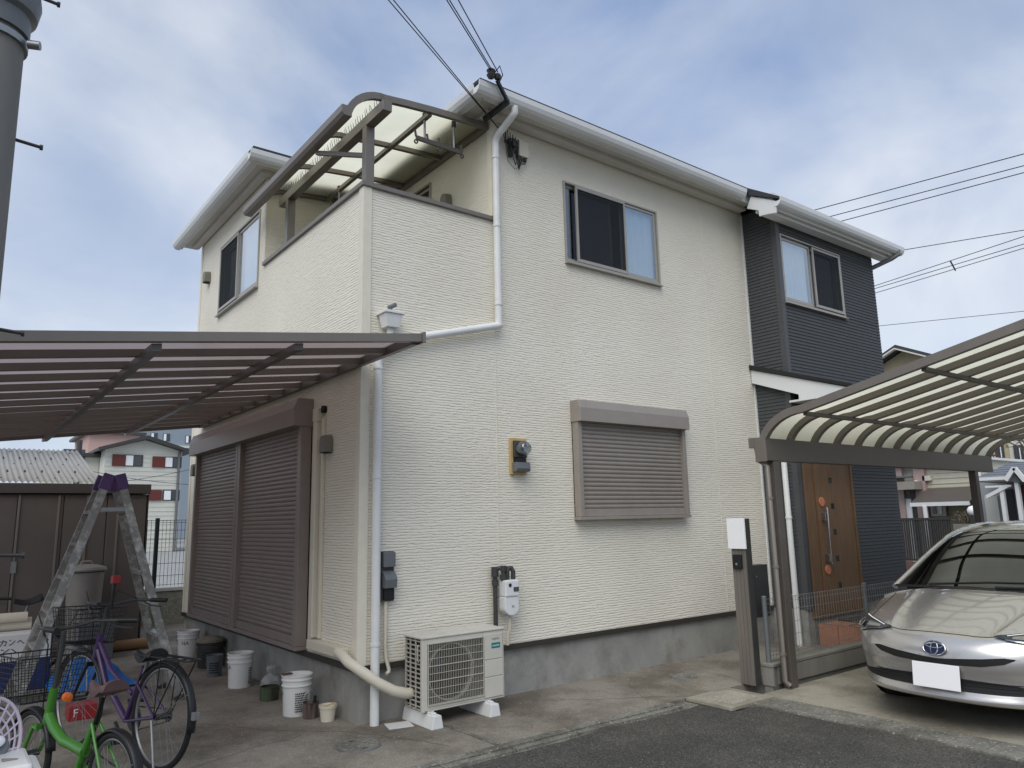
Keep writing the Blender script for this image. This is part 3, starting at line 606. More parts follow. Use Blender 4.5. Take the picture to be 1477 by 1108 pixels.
# ------------------------------------------------------------------ balcony canopy
BC=thing('balcony_canopy','arched bronze canopy with frosted panels over the corner balcony','canopy',(0,0,4.665))
def arcprof():
    # (x,z) from wall to outer gutter
    P=[(1.42,5.70),(1.1,5.685),(.75,5.66),(.45,5.63),(.25,5.605)]
    c=(.22,5.22); r=.385
    for k in range(1,9):
        a=R(88+k*9.6); P.append((c[0]+r*math.cos(a),c[1]+r*math.sin(a)))
    return P
AP=arcprof()
ys=[.06,.92,1.78,2.58]
for k,y in enumerate(ys):
    mb=MB(); w=.045; n=len(AP)
    def off(i,d):
        a=Vector((AP[max(i-1,0)][0],0,AP[max(i-1,0)][1])); b=Vector((AP[min(i+1,n-1)][0],0,AP[min(i+1,n-1)][1])); t=(b-a).normalized(); nn=Vector((-t.z,0,t.x)) if t.x>0 else Vector((t.z,0,-t.x))
        return Vector((AP[i][0],0,AP[i][1]))+nn*d
    ring=[]
    for i in range(n):
        p,q=off(i,.03),off(i,-.035)
        ring.append([Vector((p.x,y-w/2,p.z)),Vector((p.x,y+w/2,p.z)),Vector((q.x,y+w/2,q.z)),Vector((q.x,y-w/2,q.z))])
    vs=[v for r_ in ring for v in r_]; fs=[(i*4+j,i*4+(j+1)%4,(i+1)*4+(j+1)%4,(i+1)*4+j) for i in range(n-1) for j in range(4)]+[(3,2,1,0),tuple((n-1)*4+j for j in range(4))]
    mb.add(vs,fs).build('rafter',M['alu'],BC,smooth=30)
for k in range(3):
    y0,y1=ys[k]+.02,ys[k+1]-.02
    mb=MB(); mb.grid([[Vector((x,y,z+.012)) for x,z in AP] for y in (y0,(y0+y1)/2,y1)]); o=mb.build('roof_panel',M['poly'],BC,smooth=True)
MB().box(1.385,1.448,.03,2.61,5.655,5.745).build('wall_plate',M['alu'],BC,bevel=.003)
MB().sweep([(0,0),(.075,.0),(.10,.03),(.10,.10),(0,.10)],(-.145,-.03,5.245),(-.145,2.72,5.235),(-1,0,0)).build('gutter',M['alu'],BC,bevel=.003)
MB().box(.055,.145,-.25,2.36,5.285,5.385).build('front_beam',M['alu'],BC,bevel=.003)
for y in (.13,2.10): MB().box(.055,.145,y-.04,y+.04,4.668,5.284).build('post',M['alu'],BC,bevel=.003)
MB().bar((.10,.19,5.03),(-.15,.75,5.22),.04,.04).build('brace',M['alu'],BC)
MB().box(.72,.765,.07,2.56,5.60,5.645).build('purlin',M['alu'],BC)
sp=MB()
for i in range(52):
    y=-.22+i*.0487
    for s in (-1,1): sp.cyl((.10+s*.012,y,5.386),(.10+s*.03+random.uniform(-.008,.008),y+random.uniform(-.012,.012),5.46+random.uniform(0,.03)),.0045,.002,n=5)
sp.build('bird_spikes',M['dkgrey'],BC,kind='stuff')
def pole_holder(y,x0,x1,label):
    t=thing('laundry_pole_holder',label,'laundry holder',(x0,y,5.37),group=None)
    for x in (x0+.1,x1-.1):
        MB().cyl((x,y,5.39),(x,y,5.69),.012).build('rod',M['steel'],t,smooth=True); MB().cyl((x,y,5.64),(x,y,5.70),.024).build('rod_clamp',M['dkgrey'],t)
    MB().box(x0,x1,y-.012,y+.012,5.355,5.40).build('arm',M['alu_d'],t,bevel=.002)
    h=MB()
    for k in range(5):
        x=x0+(x1-x0)*k/4; h.bar((x,y,5.39),(x-.012,y,5.455),.012,.02)
    for x in (x0,(x0+x1)/2,x1): h.lathe([(.012,-.006),(.024,-.006),(.024,.006),(.012,.006)],(x,y,5.335),14,Matrix.Rotation(R(90),4,'X'))
    h.build('hook',M['alu_d'],t)
pole_holder(.17,.64,1.19,'two-rod laundry pole holder hanging beneath the canopy near the house downpipe')
pole_holder(2.2,.64,1.19,'laundry pole holder hanging beneath the canopy beside the left wing wall')
# ------------------------------------------------------------------ terrace roof on the left
TR=thing('terrace_roof','brown translucent lean-to roof over the side yard','terrace roof',(-1.5,2,0))
tz=lambda x:2.985+.129*(x+.02)
X0,X1,Y0,Y1=-.03,-3.65,-1.0,4.9
def slab(mb,xa,xb,ya,yb,lo,hi):
    return mb.add([(x,y,tz(x)+d) for d in(lo,hi) for x,y in((xa,ya),(xb,ya),(xb,yb),(xa,yb))],[(0,1,2,3),(7,6,5,4),(0,4,5,1),(1,5,6,2),(2,6,7,3),(3,7,4,0)])
slab(MB(),X0+.03,X1,Y0-.03,Y0+.02,-.035,.03).build('front_frame',M['alu'],TR,bevel=.003)
slab(MB(),X0+.055,X0+.0305,Y0-.045,Y0+.045,-.045,.04).build('end_cap',M['alu'],TR,bevel=.003)
slab(MB(),X0,X1,Y1-.05,Y1,-.04,.03).build('rear_frame',M['alu_d'],TR)
slab(MB(),X0+.028,X0-.03,Y0+.021,Y1-.051,-.05,.03).build('wall_frame',M['alu_d'],TR)
nb=13; st_=(Y1-Y0-.07)/nb
for k in range(nb+1):
    y=Y0+.02+k*st_
    if 0<k<nb: slab(MB(),X0-.031,X1+.03,y-.026,y+.026,-.036,.012).build('batten',M['alu'],TR)
    if k<nb: MB().grid([[(x,yy,tz(x)+.016+.006*math.sin(math.pi*q/4)) for x in (X0-.02,X1+.02)] for q,yy in enumerate([y+.004+(st_-.008)*q/4 for q in range(5)])]).build('roof_panel',M['polyb'],TR)
for x in (-.95,-1.85,-2.75): slab(MB(),x+.03,x-.03,Y0+.02,Y1-.05,-.085,-.037).build('rafter',M['alu_d'],TR)
slab(MB(),X1+.0,X1-.1,Y0-.03,Y1,-.10,.03).build('gutter',M['alu_d'],TR)
for y in (-.9,1.9,4.8): MB().box(-3.66,-3.58,y-.04,y+.04,0,tz(-3.6)-.09).build('post',M['alu_d'],TR)
# ------------------------------------------------------------------ carport
CP=thing('carport','cantilever carport with curved ribbed frosted roof above the silver car','carport',(3.7,-1.5,0))
CX0,CX1=3.60,8.98
cp=[(-1.50,2.335)]
for k in range(1,9):
    a=k/8; cp.append((-1.50-.47*(1-math.cos(a*math.pi/2))*.62-.47*.38*a, 2.335+.262*math.sin(a*math.pi/2)))
while cp[-1][0]>-4.15: cp.append((cp[-1][0]-.2,cp[-1][1]+.2*.212))
def ribmesh(w,h):
    n=len(cp); ring=[]
    for i in range(n):
        a=Vector((0,)+cp[max(i-1,0)]); b=Vector((0,)+cp[min(i+1,n-1)]); t=(b-a).normalized(); nn=Vector((0,-t.z,t.y)); nn=nn if nn.z>0 or (abs(nn.z)<.2 and nn.y>0) else -nn
        p=Vector((0,)+cp[i]); ring.append([p+nn*.012+Vector((-w/2,0,0)),p+nn*.012+Vector((w/2,0,0)),p-nn*h+Vector((w/2,0,0)),p-nn*h+Vector((-w/2,0,0))])
    vs=[v for r_ in ring for v in r_]; fs=[(i*4+j,i*4+(j+1)%4,(i+1)*4+(j+1)%4,(i+1)*4+j) for i in range(n-1) for j in range(4)]+[(3,2,1,0),tuple((n-1)*4+j for j in range(4))]
    return MB().add(vs,fs)
rm=meshm(ribmesh(.07,.05),'rib',M['alu'],smooth=30); rme=meshm(ribmesh(.06,.06),'end_rib',M['alu'],smooth=30)
nr=12; dx=(CX1-CX0)/nr
pm_=MB().grid([[Vector((x,y,z)) for y,z in cp] for x in (0,dx/2,dx)]); pmm=meshm(pm_,'roof_panel',M['poly'],smooth=True)
for k in range(nr+1):
    inst(rme if k in (0,nr) else rm,'rib',CP,(CX0+k*dx,0,.0))
    if k<nr:
        o=inst(pmm,'roof_panel',CP,(CX0+k*dx,0,.004))
zc=lambda y:[a[1]+(b[1]-a[1])*(y-a[0])/(b[0]-a[0]) for a,b in zip(cp,cp[1:]) if b[0]<=y<=a[0]][0]
for y in (-1.97,-3.08,-4.0):
    MB().box(CX0+.03,CX1-.03,y-.02,y+.02,zc(y)-.085,zc(y)-.05).build('purlin',M['alu_d'],CP)
MB().box(CX0-.03,CX1+.03,-1.56,-1.45,2.115,2.335).build('main_beam',M['alu_d'],CP,bevel=.004)
MB().box(CX0-.055,CX0-.031,-1.565,-1.445,2.105,2.345).build('beam_cap',M['alu'],CP,bevel=.003)
MB().box(CX0-.03,CX1+.03,-1.445,-1.36,2.25,2.35).build('gutter',M['alu'],CP,bevel=.004)
for x in (3.68,8.40): MB().box(x,x+.10,-1.555,-1.465,-.02,2.115).build('post',M['alu_d'],CP,bevel=.003)
MB().tube([(3.60,-1.43,2.26),(3.60,-1.45,2.12),(3.615,-1.52,2.06),(3.62,-1.52,.06),(3.64,-1.56,.02)],.027,12).build('downpipe',M['alu'],CP,smooth=True)
for z in (.30,1.10,1.75): MB().cyl((3.62,-1.52,z-.012),(3.62,-1.52,z+.012),.034).build('pipe_clip',M['alu'],CP)
# ------------------------------------------------------------------ low wall with mesh fence, gatepost
BW=thing('block_wall','low concrete block wall with thin coping beside the parking slab','wall',(3.6,-1.36,0))
MB().box(3.60,7.9,-1.40,-1.31,-.1,.17).build('core',M['block'],BW)
bm_=meshm(MB().box(.002,.388,-.012,.012,.0,.158),'block',M['block'])
for k in range(11): inst(bm_,'block',BW,(3.68+k*.39,-1.409,.008))
be=meshm(MB().box(-.012,.012,-.06,.06,0,.17),'block',M['block']); inst(be,'block',BW,(3.60,-1.36,.0))
MB().box(3.58,7.9,-1.425,-1.295,.171,.20).build('coping',M['block'],BW,bevel=.004)
MF=thing('mesh_fence','galvanised wire mesh fence standing on the low block wall','fence',(3.7,-1.36,.2))
mb=MB(); x=3.66
while x<7.85: mb.cyl((x,-1.36,.215),(x,-1.36,.79),.0022,n=5,cap=False); x+=.05
for z in (.225,.26,.30,.42,.54,.66,.74,.785): mb.cyl((3.63,-1.357,z),(7.85,-1.357,z),.0025,n=5,cap=False)
mb.build('wire_mesh',M['steel'],MF,kind='stuff')
for x in (3.645,5.55,7.5): MB().cyl((x,-1.345,.2),(x,-1.345,.80),.024,n=14).lathe([(.024,.80),(.026,.805),(.018,.815),(.001,.818)],(x,-1.345,0),14).build('post',M['greyp'],MF,smooth=True)
GPo=thing('gatepost','dark wood-grain gatepost with white name plate and doorbell beside the mesh fence','gatepost',(3.55,-1.2,0))
MB().box(3.47,3.56,-1.31,-1.14,0,1.56).build('post',M['dkgrey'],GPo,bevel=.004)
gm=meshm(MB().box(-.006,0,0,.038,0,1.55),'grooved_strip',mat('greyed_wood_strip',(112,106,98),.6,var=.12,vs=14,stretch=(1,1,.1)))
for k in range(4): inst(gm,'grooved_strip',GPo,(3.469,-1.306+k*.041,.005))
MB().box(3.44,3.462,-1.325,-1.125,1.27,1.565).build('name_plate',M['plate'],GPo,bevel=.002)
ic=MB().box(3.435,3.462,-1.265,-1.165,1.08,1.215).build('doorbell',M['blackp'],GPo,bevel=.004); MB().disc((3.434,-1.215,1.125),(-1,0,0),.013,14,.004).build('button',M['steel'],ic)
MB().box(3.565,3.90,-1.24,-1.14,.60,1.10).build('mailbox',M['dkgrey'],GPo,bevel=.004)
MB().disc((3.70,-1.241,.99),(0,-1,0),.01,12,.004).build('mailbox_lock',M['steel'],GPo)
# ------------------------------------------------------------------ air conditioner
def text(body,size,origin,ux,uz,mt,parent,name='lettering',align='CENTER',ext=.0006):
    cu=bpy.data.curves.new(name,'FONT'); cu.body=body; cu.size=size; cu.align_x=align; cu.align_y='CENTER'; cu.extrude=ext; cu.resolution_u=2
    tmp=bpy.data.objects.new('tmp',cu); col.objects.link(tmp); dg=bpy.context.evaluated_depsgraph_get(); me=bpy.data.meshes.new_from_object(tmp.evaluated_get(dg)); bpy.data.objects.remove(tmp)
    ux=Vector(ux); uz=Vector(uz); n=ux.cross(uz); org=WL[parent.name]
    for v in me.vertices: v.co=Vector(origin)+ux*v.co.x+uz*v.co.y+n*v.co.z-org
    me.materials.clear(); me.materials.append(mt); o=bpy.data.objects.new(name,me); col.objects.link(o); o.parent=parent; WL[o.name]=org; return o
M['teal']=mat('teal_badge',(30,120,116),.4)
AC=thing('outdoor_unit','beige air conditioner outdoor unit on white plastic feet against the front foundation','air conditioner',(.77,-.28,0))
ax0,ax1,ay0,ay1,az0,az1=.36,1.17,-.42,-.13,.115,.665
body=MB().box(ax1-.01,ax1,ay0+.0,ay1,az0,az1).box(ax0+.012,ax1-.01,ay1-.01,ay1,az0,az1).box(ax0+.022,ax1-.01,ay0+.0,ay1-.01,az0,az0+.012)
body.box(ax0,ax0+.05,ay0,ay0+.03,az0,az1).box(.955,ax1-.011,ay0,ay0+.012,az0+.013,az1).box(ax0+.05,.955,ay0,ay0+.014,az0+.013,az0+.05).box(ax0+.05,.955,ay0,ay0+.014,az1-.045,az1)
body.build('casing',M['ac'],AC,bevel=.004)
MB().box(ax0-.008,ax1+.008,ay0-.008,ay1+.006,az1+.001,az1+.022).build('top_cover',M['ac'],AC,bevel=.008)
MB().box(ax0+.06,.95,ay0+.10,ay0+.105,az0+.02,az1-.02).build('heat_exchanger',M['fin'],AC)
fo=MB().lathe([(.215,.0),(.225,.0),(.225,.03),(.215,.03)],(.66,ay0+.07,.385),40,Matrix.Rotation(R(90),4,'X')).build('fan_ring',M['acgrill'],AC,smooth=True)
fm=MB().lathe([(.0001,.045),(.05,.04),(.06,.0)],(.66,ay0+.075,.385),20,Matrix.Rotation(R(90),4,'X'))
for k in range(3):
    a0=k*2.094; rows=[]
    for r_ in (.05,.12,.205):
        rows.append([Vector((.66+r_*math.cos(a0+t),ay0+.08-.03*t,.385+r_*math.sin(a0+t))) for t in (0,.35,.7,1.05)])
    fm.grid(rows)
fm.build('fan',M['blackp'],AC,smooth=True); MB().disc((.66,ay0+.099,.385),(0,-1,0),.212,36,.001).build('fan_recess',M['dk'],AC)
gr=MB()
for i in range(33):
    x=.418+i*(.53/32); gr.cyl((x,ay0-.006,az0+.045),(x,ay0-.006,az1-.04),.0022,n=5,cap=False)
for j in range(9):
    z=az0+.05+j*(.465/8); gr.cyl((.415,ay0-.008,z),(.95,ay0-.008,z),.0045 if j in (3,5) else .0028,n=5,cap=False)
gr.tube([(.412,ay0-.006,az0+.042),(.953,ay0-.006,az0+.042),(.953,ay0-.006,az1-.037),(.412,ay0-.006,az1-.037)],.006,6,closed=True)
gr.build('fan_grille',M['acgrill'],AC,kind='stuff')
pl=MB().box(.962,ax1-.016,ay0-.008,ay0-.001,.44,.645).build('service_panel',M['ac'],AC,bevel=.004)
MB().box(.962,ax1-.016,ay0-.008,ay0-.001,.30,.434).build('service_panel',M['ac'],AC,bevel=.004); MB().box(.962,ax1-.016,ay0-.008,ay0-.001,.135,.294).build('service_panel',M['ac'],AC,bevel=.004)
bd=MB().box(1.035,1.125,ay0-.0095,ay0-.0082,.525,.57).build('badge',M['teal'],pl); text('nocria',.027,(1.08,ay0-.0099,.548),(1,0,0),(0,0,1),M['plate'],pl); text('FUJITSU',.022,(1.08,ay0-.0085,.60),(1,0,0),(0,0,1),M['dkgrey'],pl)
sg=MB()
for j in range(15): z=az0+.03+j*.0355; sg.box(ax0+.008,ax0+.014,ay0+.032,ay1-.002,z,z+.010)
for y in (ay0+.032,ay0+.115,ay0+.20,ay1-.014): sg.box(ax0+.006,ax0+.016,y,y+.012,az0+.012,az1)
sg.build('side_grille',M['acgrill'],AC,kind='stuff'); MB().box(ax0+.023,ax0+.026,ay0+.034,ay1-.011,az0+.014,az1-.01).build('side_fins',M['dk'],AC)
MB().tube([(ax0+.004,-.36,.62),(ax0-.008,-.36,.61),(ax0-.008,-.36,.50),(ax0+.004,-.36,.49)],.006,6).build('side_handle',M['acgrill'],AC)
for x in (.44,1.0):
    f=MB(); prof=[(-.055,0),(.055,0),(.045,.05),(.035,.10),(-.035,.10),(-.045,.05)]
    f.sweep(prof,(x,-.52,0),(x,-.05,0),(1,0,0)); f.box(x-.02,x+.02,-.47,-.44,.10,.113).box(x-.03,x+.03,-.42,-.13,.10,.1145); f.build('foot',M['pvc'],AC,bevel=.005)
MB().tube([(-.06,.24,.545),(-.08,.1,.535),(-.085,-.02,.50),(-.02,-.10,.44),(.10,-.17,.34),(.22,-.20,.27),(.33,-.21,.235),(.42,-.21,.23)],.042,14).build('refrigerant_duct',M['cream_pl'],AC,smooth=True)
# ------------------------------------------------------------------ meters and boxes on the front wall
EM=thing('electricity_meter','glass-covered electricity meter on a small wooden board on the front wall','meter',(1.69,0,2.04))
MB().box(1.59,1.79,-.03,-.004,2.035,2.395).build('board',M['wood'],EM,bevel=.003)
MB().box(1.615,1.77,-.065,-.031,2.20,2.365).build('meter_body',M['dkgrey'],EM,bevel=.006)
MB().lathe([(.0001,.10),(.05,.098),(.066,.08),(.07,.0)],(1.695,-.065,2.285),24,Matrix.Rotation(R(90),4,'X')).build('meter_glass',M['glass'],EM,smooth=True)
MB().lathe([(.0001,.05),(.05,.05),(.05,.0)],(1.695,-.066,2.285),24,Matrix.Rotation(R(90),4,'X')).build('dial',M['greyp'],EM)
MB().box(1.66,1.73,-.125,-.117,2.285,2.31).build('counter',M['steel'],EM)
MB().box(1.62,1.765,-.05,-.031,2.15,2.199).build('terminal_gap',M['blackp'],EM)
MB().prism([(1.605,-.031,2.06),(1.605,-.095,2.06),(1.605,-.11,2.09),(1.605,-.10,2.15),(1.605,-.031,2.15)],(.17,0,0)).build('terminal_cover',M['greyp'],EM,bevel=.004)
TB=thing('outdoor_power_box','tall dark grey outdoor socket box beside the white downpipe','power box',(.24,0,.95))
MB().box(.175,.305,-.05,-.004,.95,1.36).build('housing',M['dkgrey'],TB,bevel=.005)
MB().box(.19,.30,-.085,-.051,1.23,1.355).build('upper_cover',M['greyp'],TB,bevel=.005)
MB().prism([(.19,-.051,1.20),(.19,-.10,1.17),(.19,-.12,1.13),(.19,-.11,1.06),(.19,-.051,1.06)],(.11,0,0)).build('socket_cover',M['greyp'],TB,bevel=.005)
MB().box(.20,.295,-.075,-.051,.965,1.055).build('lower_cover',M['blackp'],TB,bevel=.004)
MB().tube([(.235,-.03,.95),(.235,-.03,.60),(.24,-.035,.50),(.265,-.04,.41),(.262,-.045,.385),(.235,-.05,.375)],.016,10).build('conduit',M['cream_pl'],TB,smooth=True)
GM=thing('gas_meter','white gas meter hung from dark pipe fittings above the air conditioner','gas meter',(1.45,-.1,.75))
MB().box(1.40,1.56,-.16,-.05,.90,1.05).build('upper_body',M['white'],GM,bevel=.012)
n=16; g=[(1.40,.90),(1.40,.80)]+[(1.48+.08*math.cos(a),.80+.07*math.sin(a)) for a in [math.pi+math.pi*k/n for k in range(1,n)]]+[(1.56,.80),(1.56,.90)]
MB().prism([(a,-.15,z) for a,z in g],(0,.10,0)).build('lower_body',M['white'],GM,bevel=.008)
MB().box(1.49,1.55,-.165,-.1605,.945,.985).build('counter_window',M['bgglass'],GM); MB().disc((1.45,-.1605,1.005),(0,-1,0),.016,14,.006).build('seal_knob',M['blackp'],GM)
text('9C',.03,(1.49,-.1515,.81),(1,0,0),(0,0,1),M['greyp'],GM)
gp=MB().tube([(1.36,-.05,.60),(1.36,-.05,1.05),(1.36,-.05,1.13),(1.385,-.08,1.16),(1.42,-.10,1.15),(1.42,-.10,1.04)],.021,12)
gp.cyl((1.36,-.05,1.08),(1.36,-.05,1.17),.034).cyl((1.42,-.10,1.055),(1.42,-.10,1.10),.032).cyl((1.42,-.10,1.13),(1.42,-.10,1.18),.03).cyl((1.36,-.05,1.0),(1.36,-.05,1.05),.03)
gp.build('valve_pipe',M['dkgrey'],GM,smooth=True)
MB().tube([(1.535,-.10,1.05),(1.535,-.10,1.12),(1.52,-.09,1.155),(1.49,-.085,1.155),(1.475,-.085,1.12),(1.475,-.085,1.05)],.022,12).build('outlet_bend',M['dkgrey'],GM,smooth=True)
MB().tube([(1.36,-.05,1.0),(1.36,-.05,.44)],.018,10).tube([(1.50,-.08,.74),(1.50,-.08,.62),(1.49,-.06,.55),(1.49,-.05,.46)],.016,10).build('supply_pipe',M['cream_pl'],GM,smooth=True)
# cable box, bracket and drop cables at the eave
CB=thing('cable_box','cream telecom box with looped cables under the front eave','telecom box',(1.83,0,5.42))
MB().box(1.77,1.90,-.065,-.003,5.425,5.61).build('box',M['cream_pl'],CB,bevel=.006)
MB().cyl((1.865,-.035,5.39),(1.865,-.035,5.425),.02).build('cable_gland',M['blackp'],CB)
lp=MB()
for k in range(7):
    x0=1.55+k*.03; z0=5.70-.02*k; dz=random.uniform(.14,.36); x1=x0+random.uniform(.06,.17)
    pts=[(x0,-.05-.008*k,z0),(x0+.02,-.06,z0-dz*.55),((x0+x1)/2,-.06,z0-dz),(x1-.01,-.05,z0-dz*.6),(x1,-.035,z0-dz*.25)]
    lp.tube([Vector(pts[0]).lerp(Vector(pts[1]),t/3) for t in range(3)]+[Vector(p) for p in pts[1:]],.006,6)
lp.tube([(1.74,-.05,5.60),(1.745,-.05,5.40),(1.80,-.05,5.33),(1.865,-.04,5.36),(1.865,-.035,5.40)],.006,6)
lp.tube([(1.55,-.06,5.68),(1.60,-.08,5.30),(1.70,-.07,5.24),(1.78,-.06,5.30)],.003,5)
lp.build('cable_loop',M['cable'],CB,smooth=True)
MB().box(1.64,1.74,-.07,-.004,5.55,5.585).box(1.66,1.70,-.05,-.004,5.40,5.549).cyl((1.70,-.06,5.50),(1.70,-.06,5.56),.025).build('clamp',M['dkgrey'],CB)
AB=thing('cable_bracket','black anchor bracket with insulators clamped to the roof corner','bracket',(1.35,-.6,5.9))
MB().bar((1.32,-.06,5.69),(1.36,-.42,5.735),.04,.05).bar((1.355,-.42,5.72),(1.20,-.45,5.89),.03,.03).build('arm',M['black'],AB)
iz=MB().lathe([(.0001,0),(.03,0),(.045,.03),(.03,.05),(.045,.08),(.02,.10),(.0001,.10)],(1.12,-.46,5.88),14).lathe([(.0001,0),(.028,0),(.04,.03),(.028,.05),(.0001,.07)],(1.19,-.47,5.89),14)
iz.build('insulator',M['dkgrey'],AB,smooth=True); MB().tube([(1.14,-.48,5.92),(1.20,-.50,6.02),(1.25,-.48,5.95),(1.22,-.46,5.87)],.006,6).build('cable_loop',M['cable'],AB)
def wire(p,q,sag,r,n=26):
    p=Vector(p);q=Vector(q); return [p.lerp(q,i/n)-Vector((0,0,sag*4*(i/n)*(1-i/n))) for i in range(n+1)]
def dropwire(A,px,z,ext,sag,label,r=.0052):
    B=onZ(px[0],px[1],z); A=Vector(A); E=A+(B-A)*ext; E.z=A.z+(B.z-A.z)*ext*.9
    MB().tube(wire(A,E,sag,r),r,6,cap=False).build('service_cable',M['cable'],label=label,cat='cable',group='cables running from the roof corner to the street')
LB='black service cable stretched from the roof corner bracket to the street'
dropwire((1.12,-.47,5.94),(640,-10),6.15,3.4,.0,LB); dropwire((1.13,-.475,5.95),(644,-10),6.15,3.4,.0,LB); dropwire((1.19,-.48,5.96),(657,-10),6.15,3.4,.0,LB)
LB2='black cable stretched from the canopy end towards the street'
dropwire((1.47,-.10,5.62),(562,-5),6.1,2.6,.0,LB2); dropwire((1.50,-.10,5.60),(567,-8),6.1,2.6,.0,LB2)
# overhead lines behind the house
def farwire(a,b,z,label,r=.012):
    A=onZ(*a,z); B=onZ(*b,z); d=B-A; A=A-d*.6; B=B+d*.9
    MB().tube([A.lerp(B,i/12) for i in range(13)],r,5,cap=False).build('overhead_line',M['cable'],label=label,cat='power line',group='power lines beyond the house')
for a,b in (((1175,303),(1477,222)),((1195,313),(1477,239)),((1210,320),(1477,249))): farwire(a,b,9.5,'upper thin overhead line, one of three running close together above the charcoal bay')
for a,b in (((1263,412),(1477,341)),((1263,416),(1477,352)),((1265,422),(1477,358))): farwire(a,b,8.2,'overhead line of the bundle held by the small spacer rod',.010)
farwire((1295,362),(1477,332),8.2,'single overhead line meeting the eave corner of the charcoal bay',.010); farwire((1270,470),(1477,449),8.2,'single low overhead line just above the carport roof',.010)
S0=onZ(1371,377,8.2); S1=onZ(1378,390,8.2); MB().cyl(S0,S1,.02).build('line_spacer',M['cable'],label='small spacer rod clamped across the overhead line bundle',cat='spacer')
# utility pole
UP=thing('utility_pole','tall grey concrete utility pole with step bolts and a collar','utility pole',(-2.845,-1.6,0))
MB().lathe([(.195,-.1),(.165,2.2),(.145,6.0),(.13,9.5),(.0001,9.5)],(-2.845,-1.6,0),32).build('shaft',M['pole'],UP,smooth=True)
pz=onY(45,40,-1.6).z
MB().lathe([(.15,pz-.10),(.175,pz-.10),(.175,pz+.0),(.20,pz+.02),(.215,pz+.10),(.205,pz+.16),(.15,pz+.30)],(-2.845,-1.6,0),28).build('collar',M['greyp'],UP,smooth=True)
MB().lathe([(.15,pz-.16),(.172,pz-.16),(.172,pz-.125),(.15,pz-.125)],(-2.845,-1.6,0),28).cyl((-2.68,-1.68,pz-.145),(-2.63,-1.70,pz-.145),.022).build('steel_band',M['steel'],UP,smooth=True)
for px,py in ((60,212),(33,480),(85,6),(33,800)):
    z=onY(px,py,-1.6).z; x=onY(px,py,-1.6).x
    b=MB().cyl((-2.78,-1.6,z+.012),(max(x,-2.60),-1.6,z-.004),.009,n=8); b.cyl((max(x,-2.60)-.008,-1.6,z-.004),(max(x,-2.60)+.006,-1.6,z-.004),.015,n=8); b.build('step_bolt',M['dkgrey'],UP)
# ------------------------------------------------------------------ silver hatchback
CARX,CARY,CARZ=3.22,-3.08,-.03
CAR=thing('car','silver hatchback parked nose out under the frosted carport','car',(CARX,CARY,CARZ))
ROWS=[ # s, z, half width, plan set-back, crown
(.20,.235,.80,.46,0),(.06,.235,.82,.58,0),(.0,.262,.84,.655,0),(.012,.31,.85,.65,0),(.03,.36,.86,.635,0),(.03,.42,.87,.635,0),(.005,.50,.875,.66,0),(.012,.585,.88,.65,0),(.05,.655,.88,.61,0),(.12,.71,.88,.54,.0),
(.28,.775,.878,.44,.06),(.52,.85,.876,.30,.10),(.80,.915,.875,.14,.12),(1.02,.955,.872,.04,.11),(1.15,.965,.87,.0,.09),(2.0,.97,.87,0,.03),(3.2,1.0,.87,0,.03),(4.1,1.05,.84,0,.03),(4.46,.98,.80,-.08,.03),(4.54,.70,.78,-.12,0),(4.50,.25,.76,-.1,0)]
def cr(a,b,c,d,t): return .5*((2*b)+(-a+c)*t+(2*a-5*b+4*c-d)*t*t+(-a+3*b-3*c+d)*t**3)
def rowat(R_,v):
    v=max(0,min(len(R_)-1.0001,v)); i=int(v); t=v-i; g=lambda k:R_[max(0,min(len(R_)-1,k))]
    return [cr(g(i-1)[k],g(i)[k],g(i+1)[k],g(i+2)[k],t) for k in range(5)]
def SP(u,v,R_=ROWS):
    s,z,w,p,c=rowat(R_,v); a=abs(u)
    if R_ is ROWS and 8.6<v<13.6:                       # raised bonnet creases
        uc=.44+.05*(v-9); k=min(1,(v-8.6)/.8,(13.6-v)/.8); z+=k*(.016*math.exp(-((a-uc)/.045)**2)-.010*math.exp(-((a-uc+.14)/.11)**2))
    return Vector((CARX+s+p*(.30*a**2+.70*a**5.0),CARY+u*w,CARZ+z-c*a**3))
def SN(u,v):
    e=.02; a=SP(u+e,v)-SP(u-e,v); b=SP(u,v+e)-SP(u,v-e); n=a.cross(b); n.normalize()
    return n if n.x<0 or n.z>.5 else -n
US=[-1+2*k/96 for k in range(97)]
VS=[k/5 for k in range(0,5*(len(ROWS)-1)+1)]
MB().grid([[SP(u,v) for u in US] for v in VS]).build('body',M['paint'],CAR,smooth=60)
body=[o for o in CAR.children if o.name.startswith('body')][0]
for sgn in (1,-1):
    mb=MB(); cols=[]
    for v in VS:
        if v<9 or v>18: continue
        e=SP(sgn,v); col_=[e]
        for k in range(1,8):
            t=k/7; z=e.z+(CARZ+.19-e.z)*t; y=e.y+sgn*(.012*math.sin(t*math.pi)-.03*t*t); col_.append(Vector((e.x,y,z)))
        cols.append(col_)
    mb.grid(cols).build('side_panel',M['paint'],CAR,smooth=60)
